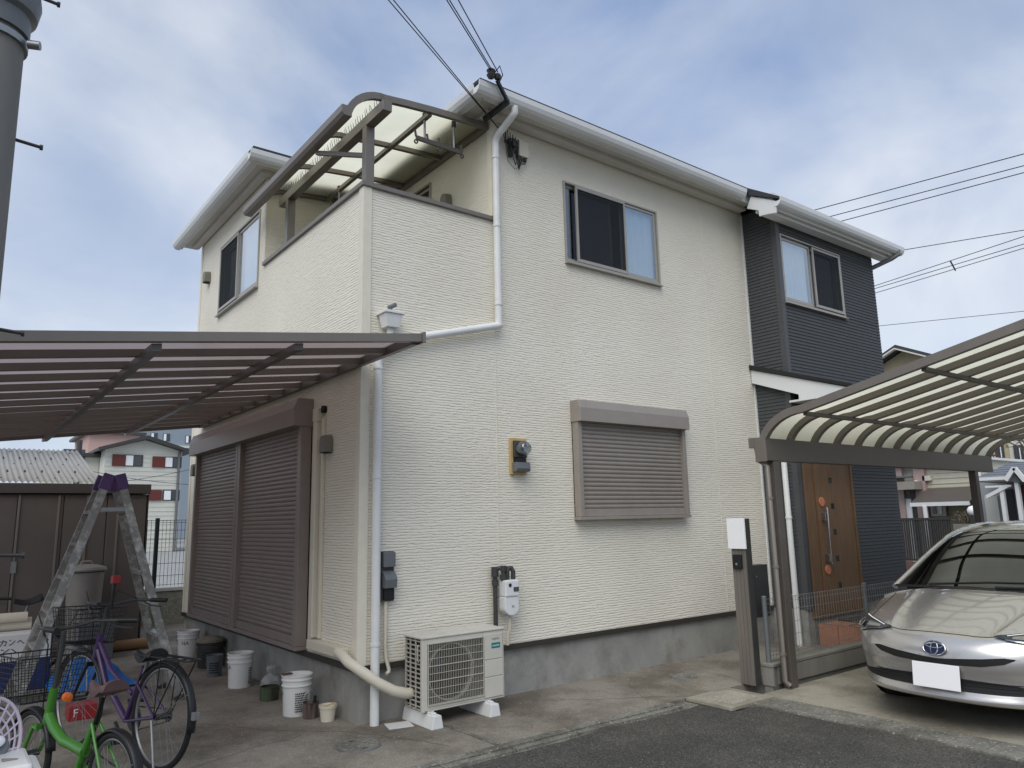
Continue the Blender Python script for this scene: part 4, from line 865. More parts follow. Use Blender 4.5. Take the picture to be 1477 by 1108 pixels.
# greenhouse
GR=[(1.05,.955,.84,.17,.02),(1.30,1.075,.80,.165,.02),(1.60,1.225,.745,.15,.02),(1.90,1.36,.69,.13,.025),(2.10,1.43,.66,.12,.03),(2.35,1.475,.645,.12,.035),(2.75,1.51,.63,.05,.04),(3.2,1.50,.61,0,.04),(3.7,1.40,.58,0,.03),(4.25,1.15,.52,0,.02)]
GP2=lambda u,v:SP(u,v,GR)
uu=[-1+2*k/24 for k in range(25)]
MB().grid([[GP2(u,v/6) for u in uu] for v in range(0,25)]).build('windscreen',M['carglass'],CAR,smooth=True)
MB().grid([[GP2(u,4+v/6) for u in uu] for v in range(0,31)]).build('roof',M['paint'],CAR,smooth=True)
for sgn in (1,-1):
    MB().tube([GP2(sgn,v/4)+Vector((0,0,-.004)) for v in range(0,37)],.026,8).build('pillar',M['paint'],CAR,smooth=True)
    rows=[[GP2(sgn,v/4)+Vector((0,0,-.01)) for v in range(0,37)],[Vector((GP2(sgn,v/4).x,CARY+sgn*(.84-.05*(v/36)),CARZ+.975+.04*v/36)) for v in range(0,37)]]
    MB().grid(rows).build('side_window',M['bgglass'],CAR)
    mr=MB().lathe([(.0001,-.09),(.05,-.08),(.075,-.02),(.075,.04),(.05,.085),(.0001,.09)],(CARX+1.95,CARY+sgn*.96,CARZ+.99),16,Matrix.Rotation(R(90),4,'X')@Matrix.Scale(.75,4,(0,1,0))); mr.bar((CARX+1.95,CARY+sgn*.84,CARZ+.96),(CARX+1.95,CARY+sgn*.92,CARZ+.98),.05,.03)
    mr.build('door_mirror',M['paint'],CAR,smooth=True)
MB().grid([[GP2(u,v/6)+Vector((-.035,0,.004)) for u in [-.98+1.96*k/24 for k in range(25)]] for v in (-.0,1.2)]).build('cowl',M['blackp'],CAR)
wi=MB()
wi.tube([GP2(.55,.15)+Vector((-.03,0,.02)),GP2(-.02,.42)+Vector((-.03,0,.02)),GP2(-.55,.5)+Vector((-.03,0,.02))],.010,6); wi.tube([GP2(-.1,.12)+Vector((-.03,0,.02)),GP2(-.5,.2)+Vector((-.03,0,.02)),GP2(-.85,.55)+Vector((-.03,0,.02))],.010,6)
wi.build('wiper',M['blackp'],CAR,smooth=True)
# cabin
MB().box(CARX+1.12,CARX+1.75,CARY-.70,CARY+.70,CARZ+.80,CARZ+.955).build('dashboard',M['dkgrey'],CAR,bevel=.03)
for y in (-.37,.37):
    MB().box(CARX+2.35,CARX+2.5,CARY+y-.25,CARY+y+.25,CARZ+.5,CARZ+1.08).box(CARX+2.38,CARX+2.47,CARY+y-.13,CARY+y+.13,CARZ+1.10,CARZ+1.27).build('seat',M['dkgrey'],CAR,bevel=.03)
MB().box(CARX+1.2,CARX+4.3,CARY-.78,CARY+.78,CARZ+.3,CARZ+.5).build('cabin_floor',M['dk'],CAR)
MB().box(CARX+1.88,CARX+1.93,CARY-.11,CARY+.11,CARZ+1.21,CARZ+1.27).build('rear_view_mirror',M['blackp'],CAR,bevel=.01)
def patch(cols,off,m,name,par=None,n=5):
    mb=MB(); rows=[]
    for u,v0,v1 in cols: rows.append([SP(u,v0+(v1-v0)*k/n)+SN(u,v0+(v1-v0)*k/n)*off for k in range(n+1)])
    return mb.grid(rows).build(name,m,par or CAR,smooth=True)
def interp(keys,n=16):
    out=[]
    for a,b in zip(keys,keys[1:]):
        for k in range(n): t=k/n; out.append(tuple(a[i]+(b[i]-a[i])*t for i in range(3)))
    return out+[keys[-1]]
# upper slot either side of the emblem, lower intake, lip, seams
for s in (1,-1):
    patch(interp([(0,6.05,6.45),(s*.13,6.05,6.55),(s*.35,6.15,6.75),(s*.50,6.45,6.95),(s*.57,6.8,6.9)]),.004,M['dk'],'grille_slot')
    patch(interp([(s*.13,6.57,6.68),(s*.35,6.77,6.88),(s*.50,6.97,7.06),(s*.60,6.86,6.95)]),.010,M['paint'],'grille_trim')
    hl=patch(interp([(s*.42,8.86,8.96),(s*.52,8.66,9.25),(s*.62,8.45,9.55),(s*.72,8.2,9.8),(s*.82,7.8,10.1),(s*.90,7.6,10.3),(s*.95,7.9,10.4)]),.012,M['bgglass'],'headlight',None,12)
    c=SP(s*.77,8.8)+SN(s*.77,8.8)*.010; nn=SN(s*.77,8.8)
    mq=nn.to_track_quat('Z','Y').to_matrix().to_4x4()
    MB().lathe([(.028,.0),(.046,.006),(.05,.012),(.044,.016),(.03,.009)],c+nn*.004,24,mq).build('projector_ring',M['chrome'],hl,smooth=True)
    MB().lathe([(.0001,.016),(.016,.013),(.028,.004)],c+nn*.004,18,mq).build('projector_lens',M['bgglass'],hl,smooth=True)
    patch(interp([(s*.50,8.62,8.72),(s*.62,8.38,8.52),(s*.72,8.10,8.28),(s*.82,7.7,7.9)]),.014,M['chrome'],'lamp_trim',hl)
    patch(interp([(s*.54,8.80,9.02),(s*.62,8.74,9.20),(s*.70,8.70,9.30)]),.0135,M['chrome'],'lamp_reflector',hl)
    patch(interp([(s*.50,9.04,9.10),(s*.62,9.38,9.46),(s*.74,9.70,9.80),(s*.86,10.05,10.18)]),.0135,M['plate'],'running_light',hl)
    fg=patch(interp([(s*.91,4.1,5.3),(s*.94,4.0,6.0),(s*.975,4.4,6.6)]),.004,M['blackp'],'fog_recess')
    patch(interp([(s*.925,4.5,5.2),(s*.95,4.5,5.6)]),.008,M['chrome'],'fog_lamp',fg)
it=patch(interp([(-.86,3.7,3.85),(-.72,3.4,4.2),(-.5,3.3,4.7),(0,3.25,4.95),(.5,3.3,4.7),(.72,3.45,4.2),(.84,3.75,3.9)]),.003,M['dk'],'lower_intake')
for v in (3.8,4.2,4.6): patch(interp([(-.6,v,v+.10),(0,v-.05,v+.05),(.6,v,v+.10)]),.007,M['blackp'],'intake_bar',it)
sm=MB().tube([SP(u,9.0-.15*abs(u)**2)+SN(u,9.05)*.0005 for u in [-.43+.86*k/40 for k in range(41)]],.0035,5); 
for s in (1,-1): sm.tube([SP(s*(.78+.10*t),10.0+3.4*t)+SN(s*.7,10)*.0005 for t in [k/20 for k in range(21)]],.0035,5)
sm.build('bonnet_seam',M['dk'],CAR,kind='stuff')
# emblem and plate
c=SP(0,7.25); nn=SN(0,7.25); mq=nn.to_track_quat('Z','Y').to_matrix().to_4x4()
def ell(a,b,ox,oy,h,n=40): return [c+mq.to_3x3()@Vector((ox+a*math.cos(2*math.pi*k/n),oy+b*math.sin(2*math.pi*k/n),h)) for k in range(n)]
em=MB().prism(ell(.080,.053,0,0,.004),nn*.012).build('emblem',M['emblem'],CAR,bevel=.003)
MB().tube(ell(.080,.053,0,0,.016),.006,8,closed=True).tube(ell(.026,.045,0,0,.018),.004,6,closed=True).tube(ell(.060,.018,0,.022,.018),.004,6,closed=True).build('emblem_rings',M['chrome'],em,smooth=True)
pc=Vector((CARX-.012,CARY,CARZ+.415)); tl=Matrix.Translation(pc)@Matrix.Rotation(R(6),4,'Y')
MB().obox(tl,-.012,-.004,-.168,.168,-.088,.088).build('number_plate',M['plate'],CAR,bevel=.003)
MB().obox(tl,-.003,.05,-.15,.15,-.06,.06).build('plate_bracket',M['blackp'],CAR)
for s in (1,-1):
    for q in (1.0,3.63):
        w=MB().lathe([(.20,-.10),(.30,-.105),(.325,-.07),(.328,0),(.325,.07),(.30,.105),(.20,.10)],(CARX+q,CARY+s*.762,CARZ+.328),36,Matrix.Rotation(R(90),4,'X')).build('wheel',M['rubber'],CAR,smooth=True)
        rm_=MB().lathe([(.0001,.02),(.05,.03),(.06,0),(.205,.01),(.21,.06)],(CARX+q,CARY+s*.80,CARZ+.328),30,Matrix.Rotation(R(90)*(1 if s<0 else -1),4,'X'))
        for k in range(5):
            a=k*1.2566; rm_.bar((CARX+q+.04*math.cos(a),CARY+s*.84,CARZ+.328+.04*math.sin(a)),(CARX+q+.20*math.cos(a),CARY+s*.845,CARZ+.328+.20*math.sin(a)),.02,.04,(0,1,0))
        rm_.build('rim',M['steel'],w)
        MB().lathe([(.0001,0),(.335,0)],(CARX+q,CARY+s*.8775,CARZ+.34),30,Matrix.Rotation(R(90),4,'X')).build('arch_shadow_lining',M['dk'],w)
MB().box(CARX+.7,CARX+4.3,CARY-.76,CARY+.76,CARZ+.17,CARZ+.29).build('underbody',M['dk'],CAR)
# ------------------------------------------------------------------ bicycles
def torus(mb,c,R0,r,n=40,m=8): return mb.tube([Vector((c[0]+R0*math.cos(2*math.pi*k/n),c[1],c[2]+R0*math.sin(2*math.pi*k/n))) for k in range(n)],r,m,closed=True)
def wheel(par,c,R0,name,spokes=28,tyre=.02):
    rm_=torus(MB(),c,R0-tyre*2.0,.011,44,6).build(name,M['steel'],par,smooth=True)
    torus(MB(),c,R0-tyre,tyre,48,8).build('tyre',M['rubber'],rm_,smooth=True)
    s=MB()
    for k in range(spokes):
        a=2*math.pi*k/spokes; b=a+(.35 if k%2 else -.35); s.cyl((c[0]+.02*math.cos(b),c[1]+(.028 if k%4<2 else -.028),c[2]+.02*math.sin(b)),(c[0]+(R0-tyre*2)*math.cos(a),c[1],c[2]+(R0-tyre*2)*math.sin(a)),.0013,n=4,cap=False)
    s.build('spokes',M['steel'],rm_,kind='stuff'); MB().cyl((c[0],c[1]-.05,c[2]),(c[0],c[1]+.05,c[2]),.02).build('hub',M['dkgrey'],rm_,smooth=True)
    return rm_
def fender(par,c,R0,a0,a1,m,name='mudguard'):
    rows=[]
    for k in range(25):
        a=R(a0+(a1-a0)*k/24); rr=R0+.016
        rows.append([Vector((c[0]+(rr-d)*math.cos(a),c[1]+y,c[2]+(rr-d)*math.sin(a))) for y,d in((-.03,.014),(-.018,.003),(0,0),(.018,.003),(.03,.014))])
    o=MB().grid(rows).build(name,m,par,smooth=True); s=o.modifiers.new('s','SOLIDIFY'); s.thickness=.002
    MB().tube([(c[0],c[1]+.045,c[2]),(c[0]+(R0+.01)*math.cos(R(a1-(a1-a0)*.25)),c[1]+.03,c[2]+(R0+.01)*math.sin(R(a1-(a1-a0)*.25)))],.003,5).build('mudguard_stay',M['steel'],o)
    return o
def saddle(par,c,m,L=.27,W=.19):
    rows=[]
    for k in range(13):
        t=k/12; x=-L*.45+L*t; w=W/2*(1-.82*max(0,(t-.12)/.88)**.8) if t>.12 else W/2*(.75+.25*t/.12)
        zz=.018*math.cos(t*5)+.012*(t<.15)
        rows.append([Vector((c[0]+x,c[1]+w*math.sin(a),c[2]+zz-.055+.055*math.cos(a)*(1 if abs(a)<1.6 else .3))) for a in [R(q) for q in range(-100,101,20)]])
    mb=MB().grid(rows); n=11; mb.add(rows[0],[tuple(range(n))]); mb.add(rows[-1],[tuple(range(n))]); mb.add([r_[0] for r_ in rows]+[r_[-1] for r_ in rows],[(i,i+1,13+i+1,13+i) for i in range(12)])
    return mb.build('saddle',m,par,smooth=True)
def basket(par,x0,x1,w,z0,z1,m=None,flare=.04):
    mb=MB(); r_=.0022
    def ring(z,e): return [Vector((x0-e,-w-e,z)),Vector((x1+e,-w-e,z)),Vector((x1+e,w+e,z)),Vector((x0-e,w+e,z))]
    nz_=8
    for k in range(nz_+1):
        t=k/nz_; mb.tube(ring(z0+(z1-z0)*t,flare*t),r_ if 0<k<nz_ else .005,5,closed=True)
    A=ring(z0,0); B=ring(z1,flare)
    for i in range(4):
        for k in range(9):
            t=k/9; mb.cyl(A[i].lerp(A[(i+1)%4],t),B[i].lerp(B[(i+1)%4],t),r_,n=5,cap=False)
    for k in range(1,8): t=k/8; mb.cyl(A[0].lerp(A[1],t),A[3].lerp(A[2],t),r_,n=5,cap=False)
    return mb.build('basket',m or M['blackp'],par,kind='stuff')
def bike(name,label,loc,rz,lean,fm,wb,rw,sm_,fold=False,bask=True,rack=True,seat_z=.86,bar_z=1.05,steer=0):
    t=thing(name,label,'bicycle',loc,rz,group=None,local=True); t.rotation_euler=(lean,0,rz)
    rc=(0,0,rw); fc=(wb,0,rw)
    wheel(t,rc,rw,'rear_wheel'); wheel(t,fc,rw,'front_wheel')
    fender(t,rc,rw,35,190,M['blackp']); fender(t,fc,rw,20,170,M['blackp'])
    bbx=.42*wb/1.08; bbz=.27; hx=wb-.20; hz=rw+.42 if not fold else rw+.34; sx=bbx-.14
    fr=MB(); tr_=.019 if not fold else .028
    if fold:
        fr.tube([(hx+.02,0,hz-.10),(hx-.06,0,hz-.16),(hx-.20,0,hz-.215),(bbx+.10,0,.375),(bbx-.02,0,.36),(bbx-.06,0,.36)],.030,12); fr.cyl((bbx,0,bbz),(sx+.01,0,.52),.022)
    else:
        fr.tube([(hx,0,hz-.06),(hx-.16,0,hz-.28),(bbx+.14,0,bbz+.10),(bbx,0,bbz)],.022,10); fr.tube([(hx-.01,0,hz-.01),(hx-.20,0,hz-.18),(bbx+.06,0,bbz+.22),(bbx-.05,0,bbz+.18)],.018,10); fr.cyl((bbx,0,bbz),(sx-.02,0,.64),.018)
    fr.cyl((hx+.035,0,hz-.14),(hx-.01,0,hz+.06),.025)
    for y in (-.055,.055):
        fr.cyl((0,y,rw),(bbx-.03,y*.5,bbz),.010); fr.cyl((0,y,rw),(sx+.0,y*.4,.52),.009)
    fr.build('frame',fm,t,smooth=True)
    fk=MB()
    for y in (-.05,.05): fk.tube([(hx+.045,y,hz-.17),(hx+.09,y,rw+.18),(wb,y,rw)],.012,8)
    fk.bar((hx+.045,-.06,hz-.16),(hx+.045,.06,hz-.16),.03,.03); fk.build('fork',fm if fold else M['blackp'],t,smooth=True)
    MB().cyl((sx+.03,0,.45),(sx-.06,0,seat_z-.06),.0135).build('seat_post',M['blackp'] if fold else M['steel'],t,smooth=True)
    sd_=saddle(t,(sx-.06,0,seat_z),sm_); MB().tube([(sx-.12,.03,seat_z-.06),(sx+.0,.03,seat_z-.07),(sx+.06,.0,seat_z-.05),(sx+.0,-.03,seat_z-.07),(sx-.12,-.03,seat_z-.06)],.005,5).build('saddle_rail',M['steel'],sd_)
    hb=MB(); hb.cyl((hx-.01,0,hz+.04),(hx-.05,0,bar_z-.01),.014); pts=[(-.26,.30),(-.16,.27),(-.02,.20),(.03,.08),(.03,0)]
    rot=Matrix.Rotation(steer,4,'Z'); O=Vector((hx-.05,0,bar_z))
    full=[O+rot@Vector((x,y,.03 if y>.1 else 0)) for x,y in pts]+[O+rot@Vector((x,-y,.03 if y>.1 else 0)) for x,y in pts[-2::-1]]
    hb.tube(full,.0115,8); hbo=hb.build('handlebar',M['dkgrey'],t,smooth=True)
    for s in (1,-1):
        MB().tube([O+rot@Vector((-.27,s*.303,.03)),O+rot@Vector((-.15,s*.265,.03))],.017,10).build('grip',M['blackp'],hbo,smooth=True)
        MB().tube([O+rot@Vector((-.10,s*.24,.02)),O+rot@Vector((-.14,s*.27,-.01)),O+rot@Vector((-.22,s*.31,-.02))],.006,6).build('brake_lever',M['dkgrey'],hbo)
    cbm=MB()
    for s in (1,-1): cbm.tube([O+rot@Vector((-.10,s*.24,.02)),O+Vector((.10,s*.12,.10)),O+Vector((.12,s*.03,-.10)),(hx+.06,s*.02,hz-.1)],.004,6)
    cbm.build('brake_cable',M['blackp'],t,smooth=True)
    if bask: basket(t,hx+.06,hx+.34,.15,hz-.02,hz+.24); MB().tube([(hx+.05,-.06,hz-.03),(hx+.30,-.06,hz-.03),(wb+.0,-.06,rw)],.005,5).tube([(hx+.05,.06,hz-.03),(hx+.30,.06,hz-.03),(wb+.0,.06,rw)],.005,5).build('basket_stay',M['steel'],t)
    if rack:
        rk=MB(); z=rw*2+.035
        rk.tube([(sx+.02,-.06,z),(-.28,-.065,z),(-.31,-.03,z),(-.31,.03,z),(-.28,.065,z),(sx+.02,.06,z)],.006,6)
        for x in (-.2,-.08,.05): rk.cyl((x,-.063,z),(x,.063,z),.004,n=6)
        for s in (1,-1): rk.cyl((-.24,s*.064,z),(0,s*.06,rw),.005,n=6); rk.cyl((-.02,s*.064,z),(0,s*.06,rw),.004,n=6)
        rk.tube([(sx+.02,-.03,z),(-.27,-.03,z)],.004,5); rk.tube([(sx+.02,.03,z),(-.27,.03,z)],.004,5)
        rk.build('rear_rack',M['blackp'],t,smooth=True)
    crk=MB().lathe([(.02,-.004),(.085,-.004),(.085,.004),(.02,.004)],(bbx,-.06,bbz),28,Matrix.Rotation(R(90),4,'X')); crk.bar((bbx,-.075,bbz),(bbx+.12,-.08,bbz+.10),.014,.02,(0,1,0)); crk.bar((bbx,.075,bbz),(bbx-.12,.08,bbz-.10),.014,.02,(0,1,0)); crk.build('crank',M['dkgrey'],t)
    for s,q in ((-1,1),(1,-1)): MB().box(bbx+q*.12-.045,bbx+q*.12+.045,min(s*.09,s*.18),max(s*.09,s*.18),bbz+q*.10-.012,bbz+q*.10+.012).build('pedal',M['blackp'],t,bevel=.004)
    MB().tube([(bbx,-.06,bbz+.083),(0,-.05,rw+.04)],.005,5).tube([(bbx,-.06,bbz-.083),(0,-.05,rw-.04)],.005,5).lathe([(.015,-.003),(.042,-.003),(.042,.003),(.015,.003)],(0,-.05,rw),18,Matrix.Rotation(R(90),4,'X')).build('chain',M['dkgrey'],t)
    MB().box(-rw-.045,-rw-.015,-.022,.022,rw+.02,rw+.07).build('rear_reflector',M['steel'] if not fold else M['orange'],t,bevel=.003)
    MB().cyl((.02,.06,rw-.02),(-.12,.09,.02),.008).build('kickstand',M['steel'],t)
    return t
hd_=math.atan2(.95,-.32)
b1=bike('city_bicycle','purple city bicycle with black saddle and rear rack in the yard',(-1.51,-.12,0),hd_,R(3),M['purple'],1.10,.345,M['blackp'],seat_z=.745,bar_z=1.03,steer=R(12))
b2=bike('folding_bicycle','green folding bicycle with brown saddle beside the purple bicycle',(-1.95,-1.05,0),math.atan2(.95,-.30),R(2),M['green'],.98,.255,M['brownseat'],fold=True,rack=False,seat_z=.74,bar_z=1.0,steer=R(18))
MB().lathe([(.0001,-.02),(.026,-.015),(.026,.015),(.0001,.02)],(.60,.0,.62),14,Matrix.Rotation(R(90),4,'Y')).build('head_lamp',M['orange'],b2)
MB().box(.76,.80,-.03,.03,1.19,1.25).build('tail_lamp',M['red'],b1,bevel=.006)
MB().cyl((.80,0,1.0),(.79,0,1.20),.012).build('lamp_stem',M['blackp'],b1)
# third bicycle, mostly hidden at the back
b3=bike('child_bicycle','blue and yellow bicycle with black saddle leaning behind the stepladder',(-1.75,4.6,0),R(188),R(-8),M['yellow'],.92,.25,M['blackp'],fold=False,bask=False,rack=False,seat_z=.86,bar_z=.90)
# ------------------------------------------------------------------ stepladder
LD=thing('stepladder','paint-splashed aluminium stepladder with purple top caps standing in the yard','ladder',(-1.5,2.4,0))
ap=Vector((-1.50,0,2.06))
for sgn,fx in ((1,-.84),(-1,-2.20)):
    top=[Vector((ap.x+sgn*.06,2.18,2.05)),Vector((ap.x+sgn*.06,2.52,2.05))]; bot=[Vector((fx,2.02,.0)),Vector((fx,2.68,.0))]
    for a,b in zip(top,bot):
        MB().bar(b,a,.028,.075,(1,0,0)).build('rail',M['alu_l'],LD,bevel=.003)
        MB().bar(b,b.lerp(a,.02),.04,.09,(1,0,0)).build('rubber_foot',M['dkgrey'],LD)
        MB().bar(a.lerp(b,.04),a.lerp(b,-.03),.05,.10,(1,0,0)).build('top_cap',M['purple_pl'],LD,bevel=.006)
    for k in range(1,7):
        t=k/7.0; p,q=bot[0].lerp(top[0],t),bot[1].lerp(top[1],t)
        MB().bar(p+Vector((0,.02,0)),q-Vector((0,.02,0)),.075,.03).build('step',M['alu_l'],LD,bevel=.003)
for y in (2.15,2.55): MB().bar((-1.60,y,1.78),(-1.40,y,1.78),.008,.035).build('hinge_stay',M['steel'],LD)
# ------------------------------------------------------------------ paint pails and pots by the wall
def bail(c,r,z,tilt=.3,drop=.14):
    return [Vector((c[0]+r*math.cos(a),c[1]+r*math.sin(a)*.35*tilt,c[2]+z-drop*math.sin(a))) for a in [math.pi*k/14 for k in range(15)]]
def label_patch(c,r,z0,z1,a0,a1,rows,par,seed=1):
    rnd=random.Random(seed); mb=MB()
    for k in range(rows):
        z=z0+(z1-z0)*k/rows; a=a0
        while a<a1:
            w=rnd.uniform(.04,.16); h=(z1-z0)/rows*.55
            b=min(a1,a+w); mb.grid([[Vector((c[0]+(r+.002)*math.cos(q),c[1]+(r+.002)*math.sin(q),c[2]+zz)) for q in (a,(a+b)/2,b)] for zz in (z,z+h)]); a=b+.03
    mb.build('printed_label',M['ink'],par)
def pail(c,label,r=.125,h=.33,lab=None,name='paint_pail',bm='bucket',letters=None,stuff=(112,108,98)):
    t=thing(name,label,'bucket',c)
    MB().lathe([(.0001,.0),(r*.86,.0),(r*.88,.008),(r*.95,h*.70),(r*.955,h*.715),(r*1.03,h*.725),(r*1.03,h*.75),(r*.97,h*.76),(r*.985,h*.86),(r*1.05,h*.87),(r*1.05,h*.895),(r*.99,h*.90),(r*1.0,h*.96),(r*1.06,h*.97),(r*1.06,h),(r*.97,h),(r*.95,h*.9),(r*.93,h*.86)],c,32).build('shell',M[bm],t,smooth=35)
    MB().lathe([(.0001,h*.87),(r*.94,h*.87)],c,28).build('contents',mat('paint_residue',stuff,.6,var=.25,vs=25),t)
    MB().tube(bail(c,r*1.06,h*.74),.0035,6).build('handle',M['steel'],t)
    if lab: label_patch(c,r*.945,h*.12,h*.60,*lab,t)
    return t
va=lambda c:math.atan2(CAM.y-c[1],CAM.x-c[0])
c=(-.215,.72,0); t=pail(c,'white paint pail with a block of dark print beside the cream cup',lab=(va(c)-.1,va(c)+.85,9))
MB().box(c[0]-.13,c[0]-.05,c[1]-.03,c[1]+.03,.335,.345).build('paint_rag',M['brownseat'],t)
c=(-.225,2.2,0); t=pail(c,'white paint pail with stained rim beside the tied plastic bag',lab=(va(c)+.75,va(c)+1.2,7))
def curved_text(body,size,c,r,a,z,par):
    o=text(body,size,(0,0,0),(1,0,0),(0,0,1),M['ink'],par)
    org=WL[par.name]
    for v in o.data.vertices:
        p=v.co+org; q=a+p.x/r; v.co=Vector((c[0]+(r+.002-p.y*0)*math.cos(q),c[1]+(r+.002)*math.sin(q),c[2]+z+p.z))-org
curved_text('A',.05,c,.118,va(c)-1.0,.20,t)
c=(-.20,4.28,0); t=pail(c,'white paint pail with dark letters at the far end of the row',h=.34); curved_text('NA',.06,c,.118,va(c)-.3,.20,t)
c=(-.14,3.55,0); t=pail(c,'dirty dark green tin pail covered with a rag',r=.15,h=.30,name='tin_pail',bm='dkgrey',stuff=(90,86,76))
MB().lathe([(.0001,.335),(.10,.335),(.155,.31),(.165,.285),(.16,.28)],c,20).build('rag',mat('paint_rag',(120,114,100),.9,var=.2,vs=14,bump=.5,bs=30),t,smooth=True)
label_patch(c,.147,.05,.20,va(c)-.6,va(c)+.3,5,t,3)
c=(-.26,2.95,0); t=pail(c,'small dark tin in front of the rag-covered pail',r=.085,h=.22,name='paint_tin',bm='greyp',stuff=(70,66,60)); label_patch(c,.082,.04,.16,va(c)-.7,va(c)+.6,5,t,4)
c=(-.20,1.42,0); t=thing('paint_can','green squat can with a paint-stained side under the plastic bag','can',c)
MB().lathe([(.0001,0),(.085,0),(.085,.11),(.09,.115),(.085,.12),(.075,.12)],c,24).build('shell',mat('stained_green_can',(66,84,56),.6,c2=(52,44,38),var=.2,vs=14,stretch=(1,1,.2)),t,smooth=35)
MB().lathe([(.0001,.10),(.08,.10)],c,20).build('contents',M['dkgrey'],t)
c=(-.17,.52,0); t=thing('dipping_pot','small clear pot with brown runs and a wire handle','pot',c)
MB().lathe([(.0001,0),(.062,0),(.068,.12),(.072,.125),(.066,.125)],c,24).build('shell',mat('runny_pot',(128,116,104),.5,c2=(58,42,40),var=.3,vs=22,stretch=(1,1,.12)),t,smooth=35)
MB().tube([Vector((c[0]+.07*math.cos(a),c[1],c[2]+.12+.10*math.sin(a))) for a in [math.pi*k/12 for k in range(13)]],.003,5).build('handle',M['steel'],t)
MB().box(c[0]+.01,c[0]+.03,c[1]-.05,c[1]-.03,.11,.18).build('brush',M['dk'],t)
c=(-.10,.33,0); t=thing('cream_cup','small cream plastic pot with a brush handle at the foundation corner','pot',c)
MB().lathe([(.0001,0),(.055,0),(.066,.10),(.073,.102),(.075,.125),(.068,.125),(.062,.10),(.0001,.09)],c,28).build('shell',M['cream_pl'],t,smooth=35)
MB().bar((c[0]-.03,c[1],.115),(c[0]+.06,c[1]-.02,.135),.014,.008).build('brush_handle',M['wood'],t)
c=Vector((-.06,1.78,0)); rnd=random.Random(5); rows=[]
for i in range(10):
    z=[0,.02,.06,.10,.135,.155,.165,.185,.215,.24][i]; r=[.03,.08,.095,.09,.065,.03,.018,.035,.05,.03][i]
    rows.append([c+Vector(((r*(1+.22*math.sin(3*a+i)+rnd.uniform(-.12,.12)))*math.cos(a),(r*(1+.2*math.cos(4*a+i)))*math.sin(a),z+rnd.uniform(-.006,.006))) for a in [2*math.pi*k/18 for k in range(18)]])
mb=MB()
for i in range(9): mb.add(rows[i]+rows[i+1],[(k,(k+1)%18,18+(k+1)%18,18+k) for k in range(18)])
mb.build('plastic_bag',poly_mat('thin_plastic',(220,222,222),.5,clear=.25,rough=.2),smooth=True,label='tied translucent plastic bag standing by the foundation',cat='bag')
# ------------------------------------------------------------------ clutter left of the ladder
KB=thing('printed_carton','white and navy paint carton with katakana print behind the stepladder','carton',(-2.05,3.6,0))
MB().box(-2.45,-1.75,3.55,3.9,0,.30).build('lower_face',M['navy'],KB,bevel=.006); MB().box(-2.45,-1.75,3.55,3.9,.301,.56).build('upper_face',M['whitepaper'],KB,bevel=.006)
def strokes(glyph,ox,oz,s,mb,y):
    for seg in glyph: 
        pts=[(ox+a*s,y,oz+b*s) for a,b in seg]
        for p,q in zip(pts,pts[1:]): mb.bar(p,q,.10*s,.0015,(0,1,0))
KA=[[(0.05,.68),(.85,.68),(.80,.25),(.72,.08),(.58,.16)],[(.45,.95),(.40,.5),(.10,.05)]]
NN=[[(.1,.85),(.32,.68)],[(.1,.12),(.45,.22),(.85,.7)]]
PE=[[(.05,.35),(.33,.68),(.92,.15)]]
DA=[[(.05,.45),(.9,.5)]]
SU=[[(.1,.8),(.75,.8),(.5,.4),(.1,.1)],[(.5,.42),(.9,.1)]]
mb=MB(); 
for k,g in enumerate((KA,NN,PE,DA,SU)): strokes(g,-2.20+k*.075,.455,.068,mb,3.548)
strokes([[(.1,.8),(.4,.7)],[(.0,.1),(1.0,.8)],[(1.2,.8),(1.9,.2)]],-2.19,.36,.08,mb,3.548)
mb.build('lettering',M['ink'],KB)
TPm=MB(); rnd=random.Random(9); rows=[]
for i in range(13):
    row=[]
    for j in range(15):
        x=-1.78+.78*j/14; y=3.0+.6*i/12; e=min(i,12-i,j,14-j)/4; row.append(Vector((x+rnd.uniform(-.015,.015),y+rnd.uniform(-.015,.015),.02+min(1,e)*(.46-.34*j/14)+rnd.uniform(-.03,.03)*min(1,e))))
    rows.append(row)
o=TPm.grid(rows).build('tarpaulin',M['bluetarp'],smooth=50,label='crumpled bright blue tarpaulin heaped behind the bicycles',cat='tarpaulin')
sb=o.modifiers.new('s','SUBSURF'); sb.levels=1; sb.render_levels=1
RB=thing('red_carton','red carton with white letter print under the purple bicycle','carton',(-1.6,1.9,0))
MB().box(-1.78,-1.55,1.80,2.0,0,.12).build('box',M['red'],RB,bevel=.005); text('F',.09,(-1.73,1.799,.06),(1,0,0),(0,0,1),M['plate'],RB)
MB().cyl((-.98,6.02-.45,.07),(-.35,5.56,.075),.068,n=24).build('cardboard_tube',M['card'],label='brown cardboard tube lying in front of the shed',cat='tube')
MB().box(-1.30,-.90,5.0,5.35,0,.45).build('grey_crate',M['greyp'],bevel=.01,label='grey storage crate standing in front of the shed beside the bin',cat='crate')
rows=[]
mb=MB().tube([(-2.9,4.05,.60),(-2.3,4.0,.61),(-1.9,3.98,.61)],.075,14).tube([(-2.9,3.9,.70),(-1.95,3.9,.70)],.05,12); mb.build('plastic_roll',M['cream_pl'],label='rolled translucent sheeting lying on top of the cartons',cat='roll',smooth=True)
MB().box(-2.9,-1.7,3.91,4.35,0,.53).build('storage_box',M['blue'],bevel=.02,label='blue plastic storage box behind the printed carton',cat='box')
BN=thing('dustbin','grey plastic dustbin with a domed lid in front of the shed','bin',(-1.22,5.3,0))
c=(-1.22,5.36,0)
